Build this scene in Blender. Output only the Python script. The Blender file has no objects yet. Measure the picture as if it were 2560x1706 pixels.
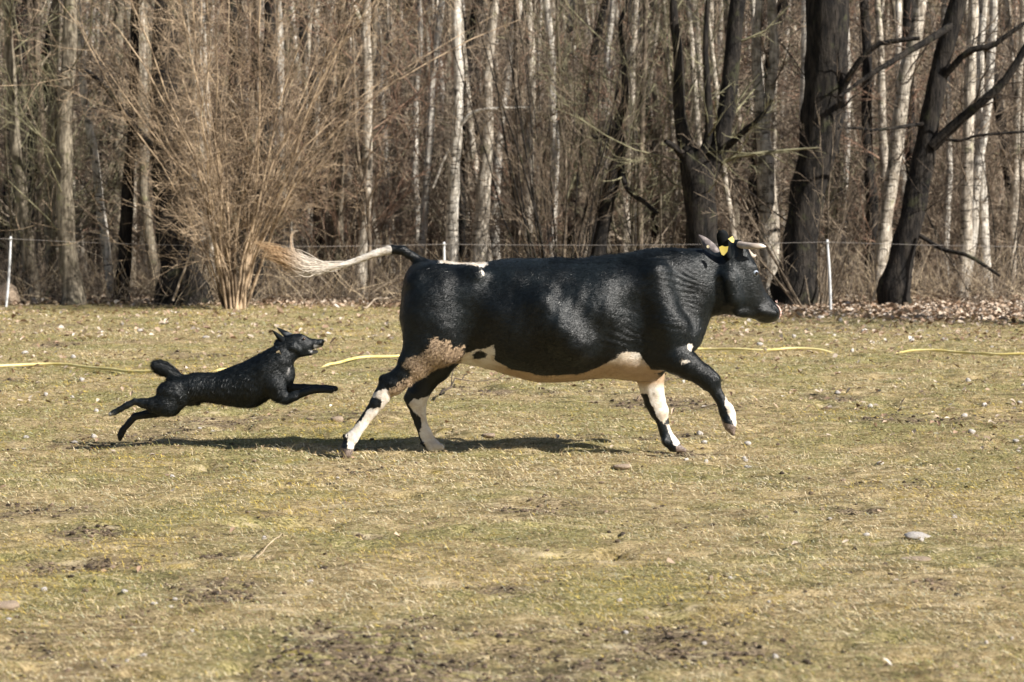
import bpy, math, random
import numpy as np
from mathutils import Vector

# ------------------------------------------------------------------ camera, sky, sun, exposure
SC = bpy.context.scene
COL = SC.collection
FPX, CX, HY, CAMH = 5600.0, 1280.0, 538.0, 1.48      # focal length in photo pixels, centre column, horizon row, eye height
cam_d = bpy.data.cameras.new("camera"); cam = bpy.data.objects.new("camera", cam_d); COL.objects.link(cam)
cam.location = (0, 0, CAMH); cam.rotation_euler = (math.radians(90), 0, 0)
cam_d.sensor_width = 36.0; cam_d.lens = FPX / 2560 * 36.0
cam_d.shift_y = -(853 - HY) / 2560
cam_d.clip_start = 0.5; cam_d.clip_end = 2000
cam_d.dof.use_dof = True; cam_d.dof.focus_distance = 13.8; cam_d.dof.aperture_fstop = 4.5
SC.camera = cam

SUN = Vector((1.0, -0.60, 0.82)).normalized()          # towards the sun
w = bpy.data.worlds.new("World"); SC.world = w; w.use_nodes = True
wn = w.node_tree.nodes; wl = w.node_tree.links
bg = wn["Background"]; sky = wn.new("ShaderNodeTexSky"); sky.sky_type = 'NISHITA'; sky.sun_disc = False
sky.sun_elevation = math.asin(SUN.z); sky.sun_rotation = math.atan2(SUN.x, SUN.y)
sky.air_density = 1.0; sky.dust_density = 1.0; sky.ozone_density = 1.5
wl.new(sky.outputs[0], bg.inputs[0]); bg.inputs[1].default_value = 0.052
sl = bpy.data.lights.new("sun", 'SUN'); sl.energy = 5.0; sl.angle = math.radians(0.5); sl.color = (1.0, 0.95, 0.87)
so = bpy.data.objects.new("sun", sl); COL.objects.link(so)
so.rotation_euler = (-SUN).to_track_quat('-Z', 'Y').to_euler()
SC.view_settings.view_transform = 'Standard'; SC.view_settings.look = 'None'
SC.view_settings.exposure = 0.7; SC.view_settings.gamma = 1.0; SC.view_settings.use_curve_mapping = False

# ------------------------------------------------------------------ helpers
def P(px, py, Y):
    """photo pixel at depth Y -> world point"""
    return np.array([(px - CX) / FPX * Y, Y, CAMH - (py - HY) / FPX * Y])

def _hash(ix, iy, iz, seed):
    h = (ix.astype(np.int64) * 374761393 + iy.astype(np.int64) * 668265263 + iz.astype(np.int64) * 2147483647 + seed * 974634777) & 0xffffffff
    h = ((h ^ (h >> 13)) * 1274126177) & 0xffffffff
    h = (h ^ (h >> 16)) & 0xffffff
    return h / float(0xffffff)
def noise3(x, y, z, seed=0):
    x = np.asarray(x, float); y = np.asarray(y, float) + 0 * x; z = np.asarray(z, float) + 0 * x
    ix, iy, iz = np.floor(x), np.floor(y), np.floor(z)
    fx, fy, fz = x - ix, y - iy, z - iz
    fx = fx * fx * (3 - 2 * fx); fy = fy * fy * (3 - 2 * fy); fz = fz * fz * (3 - 2 * fz)
    r = 0
    for a in (0, 1):
        wa = fx if a else 1 - fx
        for b in (0, 1):
            wb = fy if b else 1 - fy
            for c in (0, 1):
                wc = fz if c else 1 - fz
                r = r + wa * wb * wc * _hash(ix + a, iy + b, iz + c, seed)
    return r * 2 - 1
def noise2(x, y, seed=0):
    x = np.asarray(x, float); y = np.asarray(y, float) + 0 * x
    ix, iy = np.floor(x), np.floor(y); fx, fy = x - ix, y - iy
    fx = fx * fx * (3 - 2 * fx); fy = fy * fy * (3 - 2 * fy); z = np.zeros_like(ix)
    r = 0
    for a in (0, 1):
        wa = fx if a else 1 - fx
        for b in (0, 1):
            r = r + wa * (fy if b else 1 - fy) * _hash(ix + a, iy + b, z, seed)
    return r * 2 - 1
def fbm2(x, y, o=4, seed=0):
    r = 0; a = 1.0; s = 0
    for k in range(o):
        r = r + a * noise2(x * 2 ** k, y * 2 ** k, seed + k); s += a; a *= 0.5
    return r / s

def mkmesh(name, V, F, mats=(), smooth=True, attrs=None, colors=None, parent=None, mat_idx=None):
    V = np.asarray(V, np.float32).reshape(-1, 3)
    if not isinstance(F, (list, tuple)): F = [F]
    me = bpy.data.meshes.new(name)
    me.vertices.add(len(V)); me.vertices.foreach_set("co", V.ravel())
    loops = np.concatenate([np.asarray(f, np.int32).ravel() for f in F])
    tot = np.concatenate([np.full(len(f), np.asarray(f).shape[1], np.int32) for f in F])
    me.loops.add(len(loops)); me.loops.foreach_set("vertex_index", loops)
    me.polygons.add(len(tot))
    st = np.concatenate([[0], np.cumsum(tot)[:-1]]).astype(np.int32)
    me.polygons.foreach_set("loop_start", st); me.polygons.foreach_set("loop_total", tot)
    me.polygons.foreach_set("use_smooth", np.full(len(tot), smooth, bool))
    for m in mats: me.materials.append(m)
    if mat_idx is not None: me.polygons.foreach_set("material_index", np.asarray(mat_idx, np.int32))
    if attrs:
        for k, v in attrs.items():
            a = me.attributes.new(k, 'FLOAT', 'POINT'); a.data.foreach_set("value", np.asarray(v, np.float32))
    if colors is not None:
        a = me.attributes.new("col", 'FLOAT_COLOR', 'POINT')
        c = np.ones((len(V), 4), np.float32); c[:, :3] = colors; a.data.foreach_set("color", c.ravel())
    me.update(); me.validate()
    ob = bpy.data.objects.new(name, me); COL.objects.link(ob)
    if parent is not None: ob.parent = parent
    return ob

def tag(o, label=None, cat=None, group=None, kind=None):
    if label: o['label'] = label
    if cat: o['category'] = cat
    if group: o['group'] = group
    if kind: o['kind'] = kind
    return o
def empty(name, loc, label, cat, group=None):
    o = bpy.data.objects.new(name, None); COL.objects.link(o); o.location = loc; o.empty_display_size = 0.2
    return tag(o, label, cat, group)
def copy_thing(root, loc, rz, sc, label=None, group=None):
    c = root.copy(); COL.objects.link(c); c.location = loc; c.rotation_euler = (0, 0, rz); c.scale = (sc, sc, sc)
    if label: c['label'] = label
    if group: c['group'] = group
    for ch in root.children:
        d = ch.copy(); COL.objects.link(d); d.parent = c
    return c

def tubes(lines, k=5, cap=True):
    """lines: list of (points (n,3), radii (n,)) -> V, [faces]"""
    groups = {}
    for p, r in lines: groups.setdefault(len(p), []).append((p, r))
    Vs, Fs, off = [], [], 0
    for n, g in groups.items():
        Pp = np.array([a[0] for a in g], float); R = np.array([a[1] for a in g], float)
        V, F = tube_block(Pp, R, k)
        Vs.append(V); Fs.append(F + off); off += len(V)
    return np.concatenate(Vs), np.concatenate(Fs)
def tube_block(Pp, R, k):
    m, n, _ = Pp.shape
    T = np.empty_like(Pp); T[:, 1:-1] = Pp[:, 2:] - Pp[:, :-2]; T[:, 0] = Pp[:, 1] - Pp[:, 0]; T[:, -1] = Pp[:, -1] - Pp[:, -2]
    T /= np.linalg.norm(T, axis=2, keepdims=True) + 1e-9
    D = Pp[:, -1] - Pp[:, 0]
    ref = np.where((np.abs(D[:, 2]) > 0.8 * np.linalg.norm(D, axis=1))[:, None], np.array([0, 1.0, 0]), np.array([0, 0, 1.0]))[:, None, :]
    U = np.cross(T, ref + 0 * T); U /= np.linalg.norm(U, axis=2, keepdims=True) + 1e-9
    W = np.cross(T, U)
    a = np.arange(k) / k * 2 * math.pi
    V = Pp[:, :, None, :] + R[:, :, None, None] * (np.cos(a)[None, None, :, None] * U[:, :, None, :] + np.sin(a)[None, None, :, None] * W[:, :, None, :])
    idx = np.arange(m * n * k).reshape(m, n, k)
    a0 = idx[:, :-1]; a1 = idx[:, 1:]
    F = np.stack([a0, np.roll(a0, -1, 2), np.roll(a1, -1, 2), a1], -1).reshape(-1, 4)
    return V.reshape(-1, 3), F

def resample(pts, n):
    """smooth Catmull-Rom through control rows -> n rows"""
    pts = np.asarray(pts, float); m = len(pts)
    q = np.vstack([2 * pts[0] - pts[1], pts, 2 * pts[-1] - pts[-2]])
    t = np.linspace(0, m - 1, n); i = np.minimum(t.astype(int), m - 2); f = (t - i)[:, None]
    p0, p1, p2, p3 = q[i], q[i + 1], q[i + 2], q[i + 3]
    return 0.5 * (2 * p1 + (p2 - p0) * f + (2 * p0 - 5 * p1 + 4 * p2 - p3) * f ** 2 + (3 * p1 - p0 - 3 * p2 + p3) * f ** 3)

# ------------------------------------------------------------------ node helpers
class NT:
    def __init__(s, name, rough=0.9, spec=0.3):
        s.m = bpy.data.materials.new(name); s.m.use_nodes = True; s.n = s.m.node_tree.nodes; s.l = s.m.node_tree.links
        s.b = s.n["Principled BSDF"]; s.b.inputs["Roughness"].default_value = rough
        s.b.inputs["Specular IOR Level"].default_value = spec
    def node(s, t, **kw):
        q = s.n.new(t)
        for k, v in kw.items(): setattr(q, k, v)
        return q
    def inp(s, sock, v):
        if hasattr(v, 'is_linked') or isinstance(v, bpy.types.NodeSocket): s.l.new(v, sock)
        else: sock.default_value = v
    def coord(s, scale=(1, 1, 1), kind="Object"):
        t = s.node("ShaderNodeTexCoord"); m = s.node("ShaderNodeMapping"); s.l.new(t.outputs[kind], m.inputs[0])
        m.inputs["Scale"].default_value = scale; return m.outputs[0]
    def noise(s, vec, scale, detail=4, rough=0.55, dist=0.0):
        q = s.node("ShaderNodeTexNoise"); s.l.new(vec, q.inputs["Vector"])
        q.inputs["Scale"].default_value = scale; q.inputs["Detail"].default_value = detail
        q.inputs["Roughness"].default_value = rough; q.inputs["Distortion"].default_value = dist
        return q.outputs["Fac"]
    def ramp(s, fac, a, b, ca=0.0, cb=1.0):
        q = s.node("ShaderNodeMapRange"); q.interpolation_type = 'SMOOTHSTEP'; s.l.new(fac, q.inputs[0])
        q.inputs[1].default_value = a; q.inputs[2].default_value = b; q.inputs[3].default_value = ca; q.inputs[4].default_value = cb
        return q.outputs[0]
    def mix(s, f, a, b):
        q = s.node("ShaderNodeMix", data_type='RGBA')
        s.inp(q.inputs["Factor"], f); s.inp(q.inputs["A"], a if not isinstance(a, tuple) else (*a, 1)); s.inp(q.inputs["B"], b if not isinstance(b, tuple) else (*b, 1))
        # Mix node has several A/B sockets; pick the colour ones
        return q.outputs["Result"]
    def math(s, op, a, b=0.0, c=None):
        q = s.node("ShaderNodeMath", operation=op); s.inp(q.inputs[0], a); s.inp(q.inputs[1], b)
        if c is not None: s.inp(q.inputs[2], c)
        return q.outputs[0]
    def attr(s, name, out="Fac"):
        q = s.node("ShaderNodeAttribute"); q.attribute_name = name; return q.outputs[out]
    def color(s, v): s.inp(s.b.inputs["Base Color"], v if not isinstance(v, tuple) else (*v, 1))
    def bump(s, h, strength=0.5, dist=0.02):
        q = s.node("ShaderNodeBump"); q.inputs["Strength"].default_value = strength; q.inputs["Distance"].default_value = dist
        s.l.new(h, q.inputs["Height"]); s.l.new(q.outputs[0], s.b.inputs["Normal"]); return q
def _mix(s, f, a, b):
    q = s.node("ShaderNodeMix", data_type='RGBA')
    ia, ib, io = [x for x in q.inputs if x.name == "A" and x.type == 'RGBA'][0], [x for x in q.inputs if x.name == "B" and x.type == 'RGBA'][0], [x for x in q.outputs if x.type == 'RGBA'][0]
    s.inp(q.inputs[0], f); s.inp(ia, (*a, 1) if isinstance(a, tuple) else a); s.inp(ib, (*b, 1) if isinstance(b, tuple) else b)
    return io
NT.mix = _mix
# ------------------------------------------------------------------ ground
def rise(y):
    """the wood's floor lifts slowly behind its edge and ends in a hillside"""
    y = np.asarray(y, float)
    return 0.012 * np.clip(y - 38, 0, None) + 0.0052 * np.clip(y - 62, 0, 60) ** 2 * 1.0 + 0.5 * np.clip(y - 122, 0, 60)
def gz(x, y):
    x = np.asarray(x, float); y = np.asarray(y, float)
    h = 0.030 * fbm2(x * 0.55, y * 0.55, 3, 11) + 0.014 * fbm2(x * 3.1, y * 3.1, 3, 21)
    pit = np.clip(fbm2(x * 1.7, y * 2.3, 3, 31) - 0.36, 0, None)
    h = h - 0.16 * pit + .024 * fbm2(x * 4.5, y * 5.5, 3, 35) - .20 * np.clip(fbm2(x * 4.5 + 5, y * 6, 3, 36) - .40, 0, .25)
    inn = (y > 6) & (y < 30)
    if np.any(inn): h = h - np.where(inn, .030 * patch_amt(x, y) * (.5 + 1.2 * fbm2(x * 9, y * 9, 2, 37)), 0)
    h = h + rise(y) + np.where(y > 60, 0.6 * fbm2(x * .06, y * .06, 2, 77) * np.clip((y - 60) / 30, 0, 1), 0)
    return h
def patch_amt(x, y):
    """bare, trodden patches seen in the turf, at their places on the ground"""
    r = np.zeros(np.shape(x)); j = 1 + .45 * fbm2(np.asarray(x) * 5, np.asarray(y) * 4, 3, 301)
    for px, py, wx, wy in ((140, 862, 60, 9), (225, 1330, 110, 22), (180, 1400, 120, 16), (520, 1376, 60, 14), (810, 1612, 80, 18), (1480, 1685, 120, 18), (1735, 1562, 34, 16), (1815, 1560, 30, 14), (2145, 1268, 60, 10), (1650, 945, 90, 9),
                           (1240, 1476, 80, 10), (110, 1634, 80, 14), (1730, 1130, 70, 9), (930, 1332, 50, 10), (2330, 1470, 60, 12), (1650, 1640, 46, 14), (1860, 1636, 90, 16), (880, 1180, 70, 7), (1200, 980, 80, 10), (380, 1085, 60, 9), (2080, 995, 80, 8), (640, 1285, 60, 8), (1050, 1690, 80, 12)):
        Y = FPX * CAMH / (py - HY); X = (px - CX) / FPX * Y; a = wx / FPX * Y; b = wy / FPX * Y * Y / CAMH
        r = np.maximum(r, np.clip(1.6 * (1.25 * j - np.sqrt(((x - X) / a) ** 2 + ((y - Y) / b) ** 2)), 0, 1))
    return r
def axis(fine_a, fine_b, step, far, grow=1.12):
    a = list(np.arange(fine_a, fine_b + step / 2, step)); s = step
    lo = [fine_a]; hi = [a[-1]]
    while hi[-1] < far: s *= grow; hi.append(hi[-1] + s)
    s = step
    while lo[-1] > -far: s *= grow; lo.append(lo[-1] - s)
    return np.array(lo[:0:-1] + a + hi[1:])
gx = axis(-6.5, 6.5, 0.033, 260)
gyl = [-0.5]
s_ = 0.3
neg = [-0.5]
while neg[-1] > -120: neg.append(neg[-1] - s_); s_ *= 1.3
yy = 6.0; ys = [0.5, 2.0, 3.5, 4.5, 5.2]
while yy < 42: ys.append(yy); yy += 0.020 * max(1, (yy / 9.0) ** 1.3)
while yy < 420: ys.append(yy); yy += max(0.5, (yy - 40) * 0.03)
gy = np.array(neg[::-1] + ys)
GX, GY = np.meshgrid(gx, gy)
GZ = gz(GX, GY)
V = np.stack([GX, GY, GZ], -1).reshape(-1, 3)
n0, n1 = GX.shape; idx = np.arange(n0 * n1).reshape(n0, n1)
F = np.stack([idx[:-1, :-1], idx[:-1, 1:], idx[1:, 1:], idx[1:, :-1]], -1).reshape(-1, 4)

def litter_amt(x, y):
    """0 on the pasture, 1 on the leaf litter at the wood's edge"""
    edge = 34.6 + 3.2 * fbm2(x * .35 + 3, y * .16, 4, 5) - 0.85 * np.clip(x - 1.5, 0, 9)
    return np.clip((y - edge) / 3.5, 0, 1)
def dry_amt(x, y): return np.clip(0.5 + 1.7 * fbm2(x * .9, y * .6, 4, 41), 0, 1)
def moss_amt(x, y): return np.clip(2.4 * fbm2(x * .9 + 9, y * .6, 3, 51) - 0.35, 0, 1)
def dirt_amt(x, y):
    d = np.clip(3.0 * (fbm2(x * .9 + 4, y * .8, 4, 61) - 0.27), 0, 1)
    return np.clip(np.maximum(d, patch_amt(x, y)), 0, 1)
gcol = np.zeros((len(V), 3))
la = litter_amt(V[:, 0], V[:, 1]); di = dirt_amt(V[:, 0], V[:, 1])

m = NT("turf_soil", 0.95, 0.15)
co = m.coord()
n_big = m.noise(co, 0.9, 5, 0.6); n_mid = m.noise(m.coord((1, 1.3, 1)), 9, 5, 0.65); n_fine = m.noise(m.coord((1.0, 2.2, 1)), 55, 4, 0.7)
base = m.mix(m.ramp(n_mid, .38, .62), (.30, .225, .10), (.60, .46, .25))
base = m.mix(m.ramp(n_big, .42, .62), base, m.mix(m.ramp(n_fine, .4, .6), (.21, .20, .075), (.40, .35, .14)))
base = m.mix(m.ramp(n_fine, .48, .68, 0, .6), base, (.62, .50, .30))
base = m.mix(m.ramp(n_fine, .5, .36, 0, .8), base, (.08, .062, .030))
n_p = m.noise(m.coord((1, .7, 1)), 2.6, 5, .7)
base = m.mix(m.ramp(n_p, .56, .68, 0, .55), base, (.20, .135, .075))
base = m.mix(m.ramp(m.noise(m.coord((.8, 1, 1), 'Object'), 4.1, 5, .7), .58, .70, 0, .6), base, (.42, .31, .07))
dm = m.math("MULTIPLY", m.attr("dirt"), m.ramp(m.noise(m.coord((.5, 1, 1)), 13, 5, .75), .40, .54))
base = m.mix(dm, base, m.mix(m.ramp(n_fine, .40, .62), (.060, .042, .026), (.36, .27, .18)))
n_st = m.noise(m.coord((.38, 1, 1)), 10, 5, .7)
base = m.mix(m.ramp(n_st, .50, .33, 0, .75), base, (.11, .095, .045))
base = m.mix(m.ramp(n_st, .54, .68, 0, .7), base, (.66, .54, .35))
lit = m.mix(m.ramp(m.noise(co, 26, 4, .7), .42, .58), (.10, .07, .048), (.34, .255, .18))
base = m.mix(m.attr("litter"), base, lit)
m.color(base)
hb = m.math('ADD', m.math('MULTIPLY', n_mid, 0.6), n_fine)
m.bump(hb, 0.9, 0.02)
MG = m.m
ground = mkmesh("ground", V, F, [MG], attrs={"litter": la, "dirt": di})
tag(ground, kind="structure")

# ------------------------------------------------------------------ grass blades: one countless sward
rs = np.random.RandomState(7)
def scatter(n, y0, y1, half=0.25, pw=1.0):
    """points over the visible wedge with density per area falling with distance"""
    u = rs.rand(n); y = (y0 ** pw + u * (y1 ** pw - y0 ** pw)) ** (1 / pw)
    x = (rs.rand(n) * 2 - 1) * (half * y + 0.35)
    return x, y
def blades(n, y0, y1, L0, L1, wd, lift, seed, pw=0.25):
    x, y = scatter(n, y0, y1, pw=pw)
    d = dirt_amt(x, y); l = litter_amt(x, y)
    keep = rs.rand(n) > np.maximum(d * .80, l * .9); x, y, d = x[keep], y[keep], d[keep]; n = len(x)
    clump = 0.5 + 0.5 * fbm2(x * 2.2, y * 2.2, 3, 91)
    L = (L0 + (L1 - L0) * rs.rand(n)) * (0.55 + 0.9 * clump) * (0.6 + y / 22)
    ang = rs.normal(0.25, 0.75, n); sgn = np.where(rs.rand(n) < .62, 1, -1)
    el = np.abs(rs.normal(lift, .32, n))
    D = np.stack([np.cos(ang) * sgn * np.cos(el), np.sin(ang) * np.cos(el), np.sin(el)], -1)
    z = gz(x, y)
    B = np.stack([x, y, z - .002 + rs.rand(n) * .010], -1)
    S = np.cross(D, np.array([0, 0, 1.0])); S /= np.linalg.norm(S, axis=1, keepdims=True) + 1e-6
    S = S * 0.6 + np.array([0, 0, 1.0]) * 0.5 * rs.rand(n, 1)
    W = (wd * (0.6 + .8 * rs.rand(n)) * (0.6 + y / 18))[:, None]
    M = B + D * L[:, None] * 0.55 + np.array([0, 0, 1.0]) * L[:, None] * 0.05
    T = B + D * L[:, None] - np.array([0, 0, 1.0]) * L[:, None] * 0.10
    Vb = np.stack([B - S * W * .5, B + S * W * .5, M + S * W * .45, T, M - S * W * .45], 1)
    i = np.arange(n)[:, None] * 5
    F4 = i + np.array([[0, 1, 2, 4]]); F3 = i + np.array([[4, 2, 3]])
    straw = np.array([.60, .48, .29]); pale = np.array([.66, .57, .40]); green = np.array([.25, .235, .09]); yel = np.array([.50, .37, .085]); brn = np.array([.24, .16, .085]); grey = np.array([.40, .40, .27])
    pal = np.stack([straw, pale, green, yel, brn, grey])
    dr = dry_amt(x, y); mo = moss_amt(x, y)
    wgt = np.stack([.18 + .36 * dr, .02 + .22 * dr ** 2, .85 * (1.15 - dr), .10 + 1.7 * mo, .34 + 0 * dr, .10 + .1 * dr], -1)
    cs = np.cumsum(wgt, 1); r = rs.rand(n)[:, None] * cs[:, -1:]
    k = (r > cs).sum(1)
    c = np.clip(pal[k] * (0.62 + 0.75 * rs.rand(n, 1)), 0, .9)
    return Vb.reshape(-1, 3), F4, F3, np.repeat(c, 5, 0)
parts = [blades(330000, 6.4, 36, .010, .026, .0030, .35, 1, pw=-.4), blades(26000, 6.4, 16, .03, .055, .0022, .5, 2, pw=-.2), blades(110000, 12, 37, .012, .028, .0042, .4, 3, pw=.6)]
Vg = np.concatenate([p[0] for p in parts]); off = 0; F4s = []; F3s = []
for p in parts: F4s.append(p[1] + off); F3s.append(p[2] + off); off += len(p[0])
m = NT("dry_grass", 0.75, 0.25); m.color(m.attr("col", "Color")); MGR = m.m
g = mkmesh("grass", Vg, [np.concatenate(F4s), np.concatenate(F3s)], [MGR], smooth=False, colors=np.concatenate([p[3] for p in parts]))
tag(g, "short dry grass and moss covering the pasture", "grass", kind="stuff")

# ------------------------------------------------------------------ fallen leaves
def leaf_mesh(x, y, size, seed):
    n = len(x); r = np.random.RandomState(seed)
    a = r.rand(n) * 6.283; tilt = r.normal(0, .38, n); tilt2 = r.normal(0, .38, n)
    ca, sa = np.cos(a), np.sin(a)
    U = np.stack([ca, sa, tilt], -1); Wv = np.stack([-sa, ca, tilt2], -1)
    C = np.stack([x, y, gz(x, y) + .012 + .3 * size * r.rand(n)], -1)
    s = size[:, None]; up = np.array([0, 0, 1.0]); curl = (0.05 + .38 * r.rand(n))[:, None] * s
    Vl = np.stack([C - U * s * .5, C - U * s * .15 + Wv * s * .3 + up * curl, C + U * s * .22 + Wv * s * .27 + up * curl * .8, C + U * s * .52 + up * curl * .3,
                   C + U * s * .22 - Wv * s * .27 + up * curl, C - U * s * .15 - Wv * s * .3 + up * curl * .7, C + U * s * 0.03], 1)
    i = np.arange(n)[:, None] * 7
    F3 = np.concatenate([i + np.array([[6, j, (j + 1) % 6]]) for j in range(6)])
    pal = np.array([[.50, .41, .32], [.42, .31, .22], [.31, .205, .135], [.66, .59, .51], [.20, .13, .085]])
    c = pal[r.choice(5, n, p=[.34, .29, .20, .05, .12])] * (.8 + .4 * r.rand(n, 1))
    return Vl.reshape(-1, 3), F3, np.repeat(c, 7, 0)
x1, y1 = scatter(90000, 26, 46, half=.26, pw=.5); k = rs.rand(len(x1)) < np.maximum(litter_amt(x1, y1), .02) * .75; x1, y1 = x1[k], y1[k]
x2, y2 = scatter(6500, 6.5, 34, half=.25, pw=.8)
cl = fbm2(x2 * .55, y2 * .4, 3, 131) + 0.055 * (y2 - 16) + .10 * np.clip(x2, -2, 3); k = rs.rand(len(x2)) < np.clip(cl * .9 + .0, .02, 1); x2, y2 = x2[k], y2[k]
x3, y3 = scatter(30000, 46, 88, half=.27, pw=.6)
xa = np.concatenate([x1, x2, x3]); ya = np.concatenate([y1, y2, y3])
sz = np.concatenate([.05 + .06 * rs.rand(len(x1)), .014 + .022 * rs.rand(len(x2)) + .0011 * y2, .10 + .16 * rs.rand(len(x3))])
Vl, Fl, Cl = leaf_mesh(xa, ya, sz, 3)
m = NT("dead_leaf", 0.7, 0.3); m.color(m.attr("col", "Color")); MLF = m.m
g = mkmesh("fallen_leaves", Vl, Fl, [MLF], smooth=False, colors=Cl)
tag(g, "dry tan leaves strewn over the pasture and the floor of the wood", "fallen leaves", kind="stuff")

# crumbs of dark earth thrown up round the bare patches
def clods(n, seed):
    r = np.random.RandomState(seed); x, y = scatter(n, 6.5, 26, pw=-.2); k = rs.rand(n) < np.clip(dirt_amt(x, y) ** 2 * .9 + .02, 0, 1); x, y = x[k], y[k]; n = len(x)
    s = (.0022 + .0075 * r.rand(n) ** 3) * (.7 + y / 20)
    ic = np.array([[0, 0, 1], [.9, 0, .45], [.28, .85, .45], [-.72, .53, .45], [-.72, -.53, .45], [.28, -.85, .45], [.72, .53, -.45], [-.28, .85, -.45], [-.9, 0, -.45], [-.28, -.85, -.45], [.72, -.53, -.45], [0, 0, -1]])
    fc = np.array([[0, 1, 2], [0, 2, 3], [0, 3, 4], [0, 4, 5], [0, 5, 1], [1, 6, 2], [2, 7, 3], [3, 8, 4], [4, 9, 5], [5, 10, 1], [2, 6, 7], [3, 7, 8], [4, 8, 9], [5, 9, 10], [1, 10, 6], [11, 7, 6], [11, 8, 7], [11, 9, 8], [11, 10, 9], [11, 6, 10]])
    V = ic[None] * (.6 + .7 * r.rand(n, 12, 1)) * s[:, None, None] * np.array([1.4, 1.1, .8]) + np.stack([x, y, gz(x, y) + s * .5], -1)[:, None]
    c = np.array([.11, .08, .055]) * (.4 + 2.0 * r.rand(n, 1) ** 2); return V.reshape(-1, 3), (np.arange(n)[:, None, None] * 12 + fc[None]).reshape(-1, 3), np.repeat(c, 12, 0)
Vk, Fk, Ck = clods(60000, 9)
g = mkmesh("earth_crumbs", Vk, Fk, [MLF], smooth=False, colors=Ck); tag(g, "crumbs of dark earth around bare trodden patches in the turf", "earth", kind="stuff")
# ------------------------------------------------------------------ bark and twig materials
def bark(name, dark, light, sc=6.0, lichen=None, stretch=.35, band=None, bumpd=.02):
    m = NT(name, .9, .2); co = m.coord((1, 1, stretch))
    a = m.noise(co, sc, 6, .7); b = m.noise(m.coord((1, 1, .12)), sc * 4, 4, .6)
    c = m.mix(m.ramp(a, .38, .62), dark, light)
    c = m.mix(m.ramp(b, .55, .42, 0, .55), c, tuple(v * .35 for v in dark))
    if lichen: c = m.mix(m.ramp(m.noise(m.coord(), 3.2, 5, .7), .55, .68, 0, .8), c, lichen)
    if band:
        q = m.noise(m.coord((1, 1, 5.5)), 4.0, 5, .75)
        c = m.mix(m.ramp(q, .56, .61), c, band)
        q2 = m.noise(m.coord((1.6, 1.6, .9)), 2.6, 4, .65)
        c = m.mix(m.ramp(q2, .58, .66, 0, .85), c, band)
    m.color(c); m.bump(m.math('ADD', a, m.math('MULTIPLY', b, .6)), .9, bumpd); return m.m
B_BIRCH = bark("birch_bark", (.48, .43, .36), (.82, .77, .69), 5, None, 1.0, (.045, .038, .032))
B_BIRCH2 = bark("weathered_birch_bark", (.34, .29, .23), (.70, .63, .53), 7, (.30, .29, .18), .8, (.05, .042, .034))
B_GREY = bark("grey_mossy_bark", (.115, .095, .070), (.36, .31, .235), 6, (.23, .22, .12), .35)
B_DARK = bark("dark_fissured_bark", (.012, .011, .011), (.050, .042, .035), 9, (.060, .060, .034), .25, None, .05)
B_BROWN = bark("brown_bark", (.085, .066, .05), (.30, .24, .175), 8, None, .3)
def twigm(name, a, b):
    m = NT(name, .8, .25); m.color(m.mix(m.ramp(m.noise(m.coord(), 2.5, 4, .7), .4, .6), a, b)); return m.m
T_TAN = twigm("tan_twig", (.34, .26, .17), (.68, .55, .38))
T_HAZ = twigm("hazel_bark", (.14, .10, .065), (.58, .44, .30))
T_BRN = twigm("brown_twig", (.085, .066, .052), (.35, .275, .20))
T_DRK = twigm("dark_twig", (.035, .028, .024), (.13, .10, .075))
T_OLV = twigm("lichened_twig", (.10, .092, .055), (.33, .305, .19))
T_RED = twigm("reddish_twig", (.17, .10, .07), (.42, .27, .19))
T_PAL = twigm("pale_twig", (.22, .175, .13), (.52, .43, .33))

rg = random.Random(11); nr = np.random.RandomState(12)
def unit(v): return v / (np.linalg.norm(v) + 1e-9)
def wander(p, d, L, n, wob, up=0.0):
    pts = [p]; d = unit(d)
    for i in range(n - 1):
        d = unit(d + nr.normal(0, wob, 3) + np.array([0, 0, up])); pts.append(pts[-1] + d * L / (n - 1))
    return np.array(pts)
def at(pts, t):
    f = t * (len(pts) - 1); i = min(int(f), len(pts) - 2); return pts[i] + (pts[i + 1] - pts[i]) * (f - i), unit(pts[i + 1] - pts[i])
def side_dir(d, ang):
    a = unit(np.cross(d, nr.normal(0, 1, 3))); return unit(d * math.cos(ang) + a * math.sin(ang))
def sprout(pts, r0, L, depth, out, nch=(6, 5, 4), ratio=.42, ang=.75, tmin=.15, wob=.12, up=.04, n=5, rmin=.0022):
    """side shoots of shoots; out[k] collects level k"""
    k = len(nch) - depth
    for i in range(nch[k]):
        t = tmin + (1 - tmin) * (i + nr.rand()) / nch[k]
        p, d = at(pts, min(t, .98)); l = L * ratio * (1.15 - .6 * t) * (.6 + .7 * nr.rand())
        q = wander(p, side_dir(d, ang * (.6 + .7 * nr.rand())), l, n, wob, up)
        r = max(rmin, r0 * (1 - .75 * t) * .45)
        out.append((q, np.linspace(r, max(rmin * .6, r * .3), n)))
        if depth > 1: sprout(q, r, l, depth - 1, out, nch, ratio * 1.15, ang, .1, wob * 1.2, up, max(4, n - 1), rmin)
def trunk_line(ctrl, n=None):
    c = resample(ctrl, n or max(8, 3 * len(ctrl))); return c[:, :3], c[:, 3]
def organic(V, amp, sc, seed=0):
    return V + amp[..., None] * np.stack([noise3(V[:, 0] * sc, V[:, 1] * sc, V[:, 2] * sc * .5, seed + j) for j in range(3)], -1)

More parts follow.
